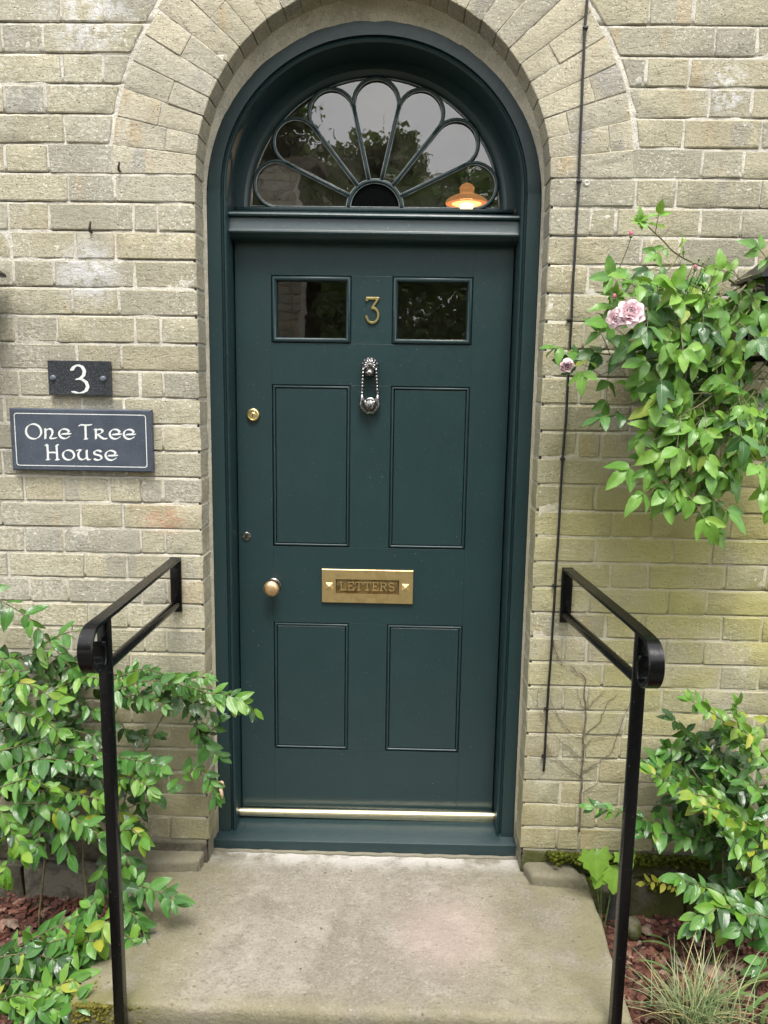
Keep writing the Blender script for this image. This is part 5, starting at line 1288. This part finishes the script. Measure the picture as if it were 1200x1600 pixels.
def bloom(c, face, R, name, lab, rings, seedv):
    c = Vector(c); face = Vector(face).normalized(); qq = random.Random(seedv)
    mb = MB(); mb.sphere(c-face*R*.10, R*.26, 12, 8); core = mb.build(name, PETAL, ro, ang=None); core['label'] = lab
    up = Vector((0, 0, 1)); ex = face.cross(up).normalized(); ey = ex.cross(face)
    B = Matrix(((ex.x, ey.x, face.x, 0), (ex.y, ey.y, face.y, 0), (ex.z, ey.z, face.z, 0), (0, 0, 0, 1)))
    for (n, rad, tilt, L, W, cup, roll, off) in rings:
        me = [mesh_of(petal_geo(L*R, W*R, cup, roll, .05, ph=k_), PETAL, 'petal') for k_ in (0, 2)]
        for k in range(n):
            a = 2*math.pi*(k+off)/n+qq.uniform(-.18, .18); tl = R_(tilt+qq.uniform(-7, 7))
            M_ = Matrix.Translation(c) @ B @ Matrix.Rotation(a, 4, 'Z') @ Matrix.Translation((rad*R, 0, -.28*R)) @ Matrix.Rotation(-tl, 4, 'Y')
            o = bpy.data.objects.new('petal', me[k % 2]); COL.objects.link(o); o.matrix_basis = M_; adopt(o, core)
FULL = [(7, .16, 18, .86, .86, .32, .30, 0), (7, .14, 38, .80, .74, .38, .22, .5), (6, .12, 56, .72, .62, .42, .14, .2), (5, .10, 70, .62, .50, .46, .08, .6), (4, .06, 80, .54, .38, .5, .0, .1), (3, .03, 86, .48, .28, .5, 0, .4)]
bc = at(985, 489, Y=-.285); bloom(bc, (-.12, -.95, .28), .040, 'rose_bloom', 'open pale pink rose flower', FULL, 3)
bc2 = at(963, 498, Y=-.275); bloom(bc2, (-.5, -.8, -.15), .029, 'rose_bloom', 'smaller rose flower tucked behind the open one', FULL[:5], 8)
HALF = [(6, .12, 60, 1.0, .85, .45, .12, 0), (5, .10, 72, .9, .7, .5, .05, .5), (4, .06, 80, .8, .5, .5, .0, .2)]
bc3 = at(886, 566, Y=-.22); bloom(bc3, (-.15, -.88, -.40), .040, 'rose_bloom', 'half closed pink rose hanging lowest on the left', HALF, 5)
SEPAL = mat_plain('green_sepal', (.10,.16,.05), .6, var=.4); BUD = mat_plain('pink_bud', (.40,.10,.16), .5, var=.3)
for px, py, sz, pink in ((1064,485,.0085,1), (1086,420,.007,1), (986,368,.008,1), (960,466,.008,1), (1053,478,.006,0), (1092,405,.0055,0), (1099,410,.0055,0), (1108,402,.0055,0), (1119,418,.0055,0), (1100,456,.006,0), (1109,458,.006,0), (1083,410,.0055,0), (1075,455,.006,0)):
    c = at(px, py, Y=-.22); mb = MB(); mb.tube([(c.x-.012, c.y+.05, c.z-.075), (c.x-.004, c.y+.01, c.z-.03), (c.x, c.y, c.z-.004)], [.0011, .0011, .0014], 6)
    mb.sphere((c.x, c.y, c.z-.002), sz*.62, 8, 6); b = mb.build('bud', SEPAL, ro, ang=None)
    if pink: mb = MB(); mb.sphere((c.x, c.y, c.z+sz*.6), sz*.72, 10, 8, (1, 1, 1.35)); mb.build('bud_petals', BUD, b, ang=None)

# --- dried vine on the wall below the cable
DRY = mat_plain('dry_vine', (.125,.100,.070), .9, var=.4, sc_=120)
vn = thing('dried_vine', 'thin leafless dried vine spread on the wall behind the right rail', 'vine', (.70, -.004, .02))
for px, r in (([(905,1300),(908,1240),(911,1190),(913,1150),(916,1110),(913,1080),(915,1060),(905,1052),(892,1042)], .0032), ([(911,1190),(890,1170),(870,1152),(858,1135)], .0015), ([(908,1215),(880,1195),(860,1178),(853,1160)], .0015),
              ([(913,1150),(895,1145),(880,1130),(866,1108),(858,1085)], .0015), ([(913,1150),(935,1130),(948,1100),(965,1085)], .0016), ([(911,1205),(935,1190),(955,1175),(968,1140),(985,1095)], .0016), ([(915,1110),(930,1095),(945,1080)], .0012),
              ([(910,1175),(925,1155),(950,1150),(975,1140)], .0012), ([(878,1040),(868,1020),(864,1005)], .0014), ([(908,1240),(930,1225),(938,1215)], .0011), ([(916,1110),(905,1095),(902,1075)], .0010), ([(858,1135),(842,1110),(840,1085),(855,1065)], .0010), ([(865,1000),(868,1020),(885,1038)], .0012)):
    pts = catmull([at(a, b, Y=-.006) for a, b in px], 5); pts = [v+Vector((rng.gauss(0, .0016), rng.gauss(0, .0008), rng.gauss(0, .0016))) for v in pts]
    mb = MB(); n = len(pts); mb.tube(pts, [r*(1-.6*i/n) for i in range(n)], 5); mb.build('stem', DRY, vn, ang=None)

# --- seedling with lobed leaves
sd_ = thing('maple_seedling', 'bright green lobed seedling leaves beside the right rail post', 'seedling', (.76, -.12, -.22))
LOBE = mat_leaf('seedling_leaf', [(0, (.16,.33,.035)), (1, (.22,.40,.05))], .42, .42, .2, 6)
def lobed(L):
    out = [(0, 0)]; pr = [(.06,.20),(-.06,.42),(.16,.46),(.30,.62),(.40,.42),(.56,.44),(.66,.24),(.80,.20),(1.0,0)]
    V = [(.25*L, 0, .03*L)]+[(x*L, y*L, -.10*L*(x*x+y*y)-(.07*L if math.hypot(x-.25, y) < .36 else 0)) for x, y in out+[(a, -b) for a, b in pr[:-1]]+[(1.0, 0)]+[(a, b) for a, b in pr[:-1]][::-1]]
    n = len(V)-1; F = [(0, 1+k, 1+(k+1) % n) for k in range(n)]; UV = [(v[0]/L, .5+v[1]/L*.8) for v in V]
    return V, F, UV
for px, py, L, ang in ((930, 1326, .095, -86), (964, 1352, .088, -98), (972, 1326, .070, -62), (940, 1360, .06, -112)):
    c = at(px, py, Y=-.15); me = mesh_of(lobed(L), LOBE); o = bpy.data.objects.new('leaf', me); COL.objects.link(o)
    o.matrix_basis = Matrix.Translation(c) @ frame_of(Vector((math.cos(R_(ang)), -.35, math.sin(R_(ang)))), Vector((.1, -.8, .55))); adopt(o, sd_)
    mb = MB(); mb.tube(catmull([Vector((.76, -.12, -.22)), Vector(((c.x+.76)/2, -.125, (c.z-.2)/2-.02)), c], 5), .0014, 6); mb.build('stalk', SEPAL, sd_, ang=None)
# yellow sprig
ys = thing('yellow_sprig', 'small yellow leaved sprig against the mossy footing', 'sprig', (.93, -.06, -.20)); YEL = mat_leaf('yellow_leaf', [(0, (.42,.42,.04)), (1, (.55,.52,.08))], .45, .4)
p = Plant(ys, SHRUB_G, {'y': YEL}, TWIG, 4); p.spray([(1062,1392),(1045,1382),(1020,1378),(1008,1380)], -.10, -.12, .034, .014, 'y', r=.001); p.finish()

# --- variegated grass tuft and strap leaves
gt = thing('grass_tuft', 'fine cream and green striped ornamental grass tuft at the right front', 'grass', (.97, -.40, -.21))
m = MT('striped_grass'); r = m.rnd(); u, v, _ = m.sep(m.coord('UV')); col = m.ramp(r, [(0, (.060,.13,.030)), (.4, (.11,.20,.055)), (.7, (.22,.30,.11)), (.92, (.40,.42,.24)), (1, (.48,.33,.12))])
col = m.mix(m.band(m.math('ABSOLUTE', m.math('SUBTRACT', v, .5)), .2, .3), col, m.mix(.4, col, (.50,.52,.34))); GRASS = m.done(m.n('MixShader', i0=.25, i1=m.bsdf(col, .5), i2=m.n('BsdfTranslucent', Color=col)))
def blade(base, d, L, w, bend, n=7):
    V = []; UV = []; F = []; d = Vector(d); side = Vector((-d.y, d.x, 0)); side = side.normalized() if side.length > 1e-4 else Vector((1, 0, 0)); hd = Vector((d.x, d.y, 0))
    hd = hd.normalized() if hd.length > 1e-4 else Vector((0, 1, 0)); el = math.atan2(d.z, max(1e-4, math.hypot(d.x, d.y))); p_ = Vector(base)
    for i in range(n+1):
        u = i/n; ww = w*(1-u**2)+.0003; V += [tuple(p_-side*ww/2), tuple(p_+side*ww/2)]; UV += [(u, 0), (u, 1)]
        e = el-bend*u; p_ = p_+(hd*math.cos(e)+Vector((0, 0, 1))*math.sin(e))*(L/n)
    F = [(2*i, 2*i+1, 2*i+3, 2*i+2) for i in range(n)]; return V, F, UV
q = random.Random(8); V = []; F = []; UV = []
base = at(1082, 1600, Z=-.20)
for k in range(300):
    a = q.uniform(0, 6.283); out_ = abs(q.gauss(0, .55)); b = base+Vector((q.gauss(0, .030), q.gauss(0, .026), -.02)); 
    if k % 5 == 0: b += Vector((q.uniform(.02, .16), q.uniform(-.06, .02), 0))
    bv, bf, bu = blade(b, (math.cos(a)*out_, math.sin(a)*out_*.8, 1), q.uniform(.10, .27), q.uniform(.0020, .0038), q.uniform(.1, 1.9)); n0 = len(V); V += bv; F += [tuple(i+n0 for i in f) for f in bf]; UV += bu
o = bpy.data.objects.new('blades', mesh_of((V, F, UV), GRASS, 'blades')); COL.objects.link(o); adopt(o, gt); o['kind'] = 'stuff'
st_ = thing('strap_leaved_plant', 'green strap shaped leaves arching behind the grass tuft', 'plant', (1.05, -.34, -.21))
STRAP = mat_leaf('strap_leaf', [(0, (.075,.16,.035)), (1, (.14,.25,.05))], .36, .3, .1, 2)
for px, py, dx, L, bend in ((1150,1560,.5,.20,1.5), (1170,1580,.8,.22,1.6), (1180,1540,.6,.16,1.3), (1195,1570,-.8,.18,1.8), (1135,1590,-.7,.15,1.5), (1190,1600,.2,.16,1.2), (1060,1490,-1,.13,1.3), (1050,1520,-1.1,.12,1.0), (1110,1510,.4,.09,.8), (1165,1520,.9,.14,1.2), (1040,1470,-1,.08,.8)):
    b = at(px, py, Y=None, Z=-.205); V, F, UV = blade(b, (dx, q.uniform(-.4, .2), .9), L, .013, bend, 9); o = bpy.data.objects.new('leaf', mesh_of((V, F, UV), STRAP)); COL.objects.link(o); adopt(o, st_)

# --- bark mulch, dead leaves, stone, pipe
def chips(name, n, region, seedv, label, smin=.006, smax=.024):
    q = random.Random(seedv); mb = MB()
    for _ in range(n):
        x, y = q.uniform(region[0], region[1]), q.uniform(region[2], region[3])
        z = -.215+.022*float(fbm(x*9, y*9, 0, 5))+q.uniform(-.002, .014); L = q.uniform(smin, smax); W = L*q.uniform(.35, .8); T = q.uniform(.002, .006)
        M_ = Matrix.Translation((x, y, z)) @ Matrix.Rotation(q.uniform(0, 6.28), 4, 'Z') @ Matrix.Rotation(q.gauss(0, .5), 4, 'X') @ Matrix.Rotation(q.gauss(0, .4), 4, 'Y')
        c = [(-1, -.7), (-.2, -1), (.9, -.8), (1, .4), (.3, 1), (-.8, .8)]; c = [(a+q.uniform(-.25, .25), b+q.uniform(-.25, .25)) for a, b in c]
        vs_ = [M_ @ Vector((a*L, b*W, -T)) for a, b in c]+[M_ @ Vector((a*L*.9, b*W*.9, T+q.uniform(-.002, .002))) for a, b in c]
        mb.add(vs_, [(5,4,3,2,1,0), (6,7,8,9,10,11)]+[(k, (k+1) % 6, (k+1) % 6+6, k+6) for k in range(6)])
    return tag(mb.build(name, CHIP, smooth=False, fix=False), label, 'mulch', kind='stuff')
chips('bark_mulch', 2600, (.72, 1.5, -.75, 0.0), 5, 'reddish brown bark mulch on the bed beside the grass tuft')
chips('bark_mulch', 1800, (-1.5, -.73, -.75, 0.0), 6, 'reddish brown bark mulch on the shaded bed under the left shrub')
DEAD = mat_plain('dead_leaf_brown', (.165,.115,.085), .8, var=.45, sc_=55)
q = random.Random(21)
for k, (px, py, L) in enumerate(((1118, 1512, .085), (1010,1452,.040), (1062,1500,.050), (1035,1565,.035), (1150,1508,.045), (1090,1470,.040), (1015,1590,.034), (20,1440,.05), (48,1455,.045), (30,1468,.04))):
    c = at(px, py, Z=-.185); V, F, UV = lobed(L); V = [(v[0]-L*.4, v[1], v[2]*2.2+.004*math.sin(v[0]*90+k)) for v in V]
    o = bpy.data.objects.new('dead_leaf', mesh_of((V, F, UV), DEAD, 'dead_leaf')); COL.objects.link(o); o.matrix_basis = Matrix.Translation(c) @ Matrix.Rotation(q.uniform(0, 6.28), 4, 'Z') @ Matrix.Rotation(q.gauss(.2, .25), 4, 'X')
    tag(o, ['largest curled brown dead leaf, on the mulch under the right shrub', 'small brown dead leaf beside the mossy stone', 'brown dead leaf just behind the grass tuft tips', 'small dead leaf between the step edge and the grass tuft', 'dead leaf against the largest curled one, nearer the picture edge',
            'small dead leaf on the mulch below the yellow sprig', 'dead leaf nearest the front edge beside the step', 'dead leaf farthest left on the shaded mulch under the left shrub', 'dead leaf closest to the left rail post on the shaded mulch', 'dead leaf nearest the viewer on the shaded left mulch'][k], 'leaf', 'dead leaves on the mulch')
c = at(988, 1452, Z=-.19); mb = MB(); mb.sphere(c, .036, 16, 10, (.8, .9, 1.0)); mb.v = [tuple(Vector(v)+Vector((1, 1, 1))*float(.006*fbm(v[0]*30, v[1]*30, v[2]*30, 2, 3))) for v in mb.v]
tag(mb.build('mossy_stone', FOOT, ang=None), 'rounded mossy stone on the mulch beside the right rail post', 'stone')
c = at(956, 1405, Z=-.15); mb = MB(); mb.lathe((c.x, c.y, -.23), [(.017, 0), (.017, .078), (.0185, .080), (.0185, .095), (.0145, .095), (.0145, .07), (.001, .07)], axis='Z', seg=20)
tag(mb.build('pipe_stub', mat_plain('grey_pipe', (.055,.058,.062), .5)), 'short grey pipe stub standing below the seedling leaves', 'pipe')
# curled snail-like dry husk caught in the shrub tip by the door
c = at(344, 1232, Y=-.09); mb = MB(); mb.tube(catmull([at(341,1222,Y=-.09), at(347,1222,Y=-.10), at(350,1228,Y=-.09)], 4), [.002]*3+[.004]*3+[.002]*3, 7); mb.tube(catmull([at(343,1229,Y=-.09), at(346,1238,Y=-.095), at(347,1247,Y=-.09)], 4), [.003]*2+[.0055]*5+[.003]*2, 8)
tag(mb.build('dry_husk', mat_plain('dry_husk_tan', (.50,.36,.24), .7, var=.4, sc_=150)), 'pale curled dry husk caught on the shrub tip by the door', 'husk')

# ------------------------------------------------------------------ garden facing the door (mirrored in the glass)
HEDGE = mat_leaf('hedge_leaf', [(0, (.030,.060,.015)), (.5, (.055,.110,.026)), (1, (.10,.17,.045))], .45, .2)
CONI = mat_leaf('tree_leaf', [(0, (.060,.062,.030)), (.5, (.110,.105,.055)), (1, (.17,.15,.085))], .5, .25)
BARK = mat_plain('tree_bark', (.075,.055,.04), .9, var=.4, sc_=20)
def cloud_leaves(pts, size, q):
    n = len(pts); P_ = np.array(pts); d = np.array([[q.gauss(0, 1) for _ in range(3)] for _ in range(n)]); d /= np.linalg.norm(d, axis=1)[:, None]
    e = np.array([[q.gauss(0, 1) for _ in range(3)] for _ in range(n)]); e = np.cross(d, e); e /= np.linalg.norm(e, axis=1)[:, None]
    s = np.array([size*q.uniform(.6, 1.3) for _ in range(n)])[:, None]
    V = np.stack([P_-d*s, P_+e*s*.45, P_+d*s, P_-e*s*.45], 1).reshape(-1, 3)
    return V.tolist(), [(4*k, 4*k+1, 4*k+2, 4*k+3) for k in range(n)], [(0, .5), (.5, 1), (1, .5), (.5, 0)]*n
q = random.Random(55)
hg = thing('garden_hedge', 'dark green hedge mirrored in the two small door windows', 'hedge', (1.6, -5.2, -.6))
pts = []
for _ in range(19000):
    x = q.uniform(-.7, 4.2); top = 3.25+.20*math.sin(x*2.1)+.15*math.sin(x*5.3+1); z = q.uniform(-.6, top); dy = q.random()**2*.5; lump = .16*float(math.sin(x*6+z*3)*math.sin(z*5-x*2)); pts.append((x, -4.75-dy+lump, z))
o = bpy.data.objects.new('foliage', mesh_of(cloud_leaves(pts, .055, q), HEDGE, 'foliage')); COL.objects.link(o); adopt(o, hg); o['kind'] = 'stuff'
mb = MB()
for x in np.linspace(-.4, 4.0, 8): mb.tube([(x, -5.15, -.62), (x+.05, -5.15, 1), (x-.05, -5.15, 2.3)], [.05, .04, .015], 7)
mb.build('stems', BARK, hg, ang=None)
def tree(x, y, h, rad, nl, label, seedv, lean=0):
    q = random.Random(seedv); t = thing('garden_tree', label, 'tree', (x, y, -.62), 'trees facing the house')
    mb = MB(); mb.tube([(x, y, -.62), (x+lean*.3, y, h*.35), (x+lean*.6, y, h*.7), (x+lean, y, h*.97)], [.22, .17, .09, .02], 10); pts = []; tips = []
    for k in range(34):
        f = .22+.76*k/34; zb = h*f; a = q.uniform(0, 6.28); L = rad*(1-f)**.55*q.uniform(.7, 1.15)+.25; b = Vector((x+lean*f, y, zb)); e = b+Vector((math.cos(a)*L, math.sin(a)*L, L*q.uniform(-.05, .35))); mb.tube([b, b.lerp(e, .5)+Vector((0, 0, .06)), e], [.05*(1-f)+.012, .02, .006], 6); tips.append((b, e, L))
    mb.build('trunk', BARK, t, ang=None)
    for _ in range(nl):
        b, e, L = q.choice(tips); s = q.uniform(.15, 1.08)**.7; c = b.lerp(e, s); sp = .10+.16*L*s*.6; pts.append((c.x+q.gauss(0, sp), c.y+q.gauss(0, sp), c.z+q.gauss(0, sp*.75)))
    o = bpy.data.objects.new('crown', mesh_of(cloud_leaves(pts, .095, q), CONI, 'crown')); COL.objects.link(o); adopt(o, t)
tree(-2.8, -9.5, 6.4, 2.5, 24000, 'tallest garden tree mirrored in the left petals of the fanlight', 61, .2)
tree(.0, -10.5, 5.6, 2.5, 24000, 'garden tree mirrored in the middle petal of the fanlight', 62, -.2)
tree(2.4, -10.0, 4.8, 2.4, 22000, 'shorter garden tree mirrored in the right petals of the fanlight', 63, .3)
tree(-5.6, -10.5, 6.8, 2.6, 9000, 'garden tree mirrored at the far left of the fanlight', 64)
tree(5.0, -11.0, 5.0, 2.4, 9000, 'garden tree mirrored at the far right of the fanlight', 65)
pr_ = thing('brick_pier', 'brick garden pier mirrored in the left door window', 'pier', (-1.0, -4.3, -.62)); q = random.Random(9)
mb = MB(); mb.box(-1.185, -.795, -4.485, -4.095, -.62, 3.25); mb.build('mortar_core', MORTAR, pr_)
for r_ in range(51):
    z = -.62+r_*.076; xs = (-1.2, -.97, -.86, -.78) if r_ % 2 else (-1.2, -1.09, -.86, -.78)
    for a, b in zip(xs[:-1], xs[1:]):
        mb = MB(); mb.bbox(a+.005, b-.005, -4.10, -4.078, z+.005, z+.071, .003); mb.build('brick', BRICK, pr_)
mb = MB(); mb.bbox(-1.25, -.73, -4.55, -4.03, 3.25, 3.33, .01); mb.build('coping', FOOT, pr_)
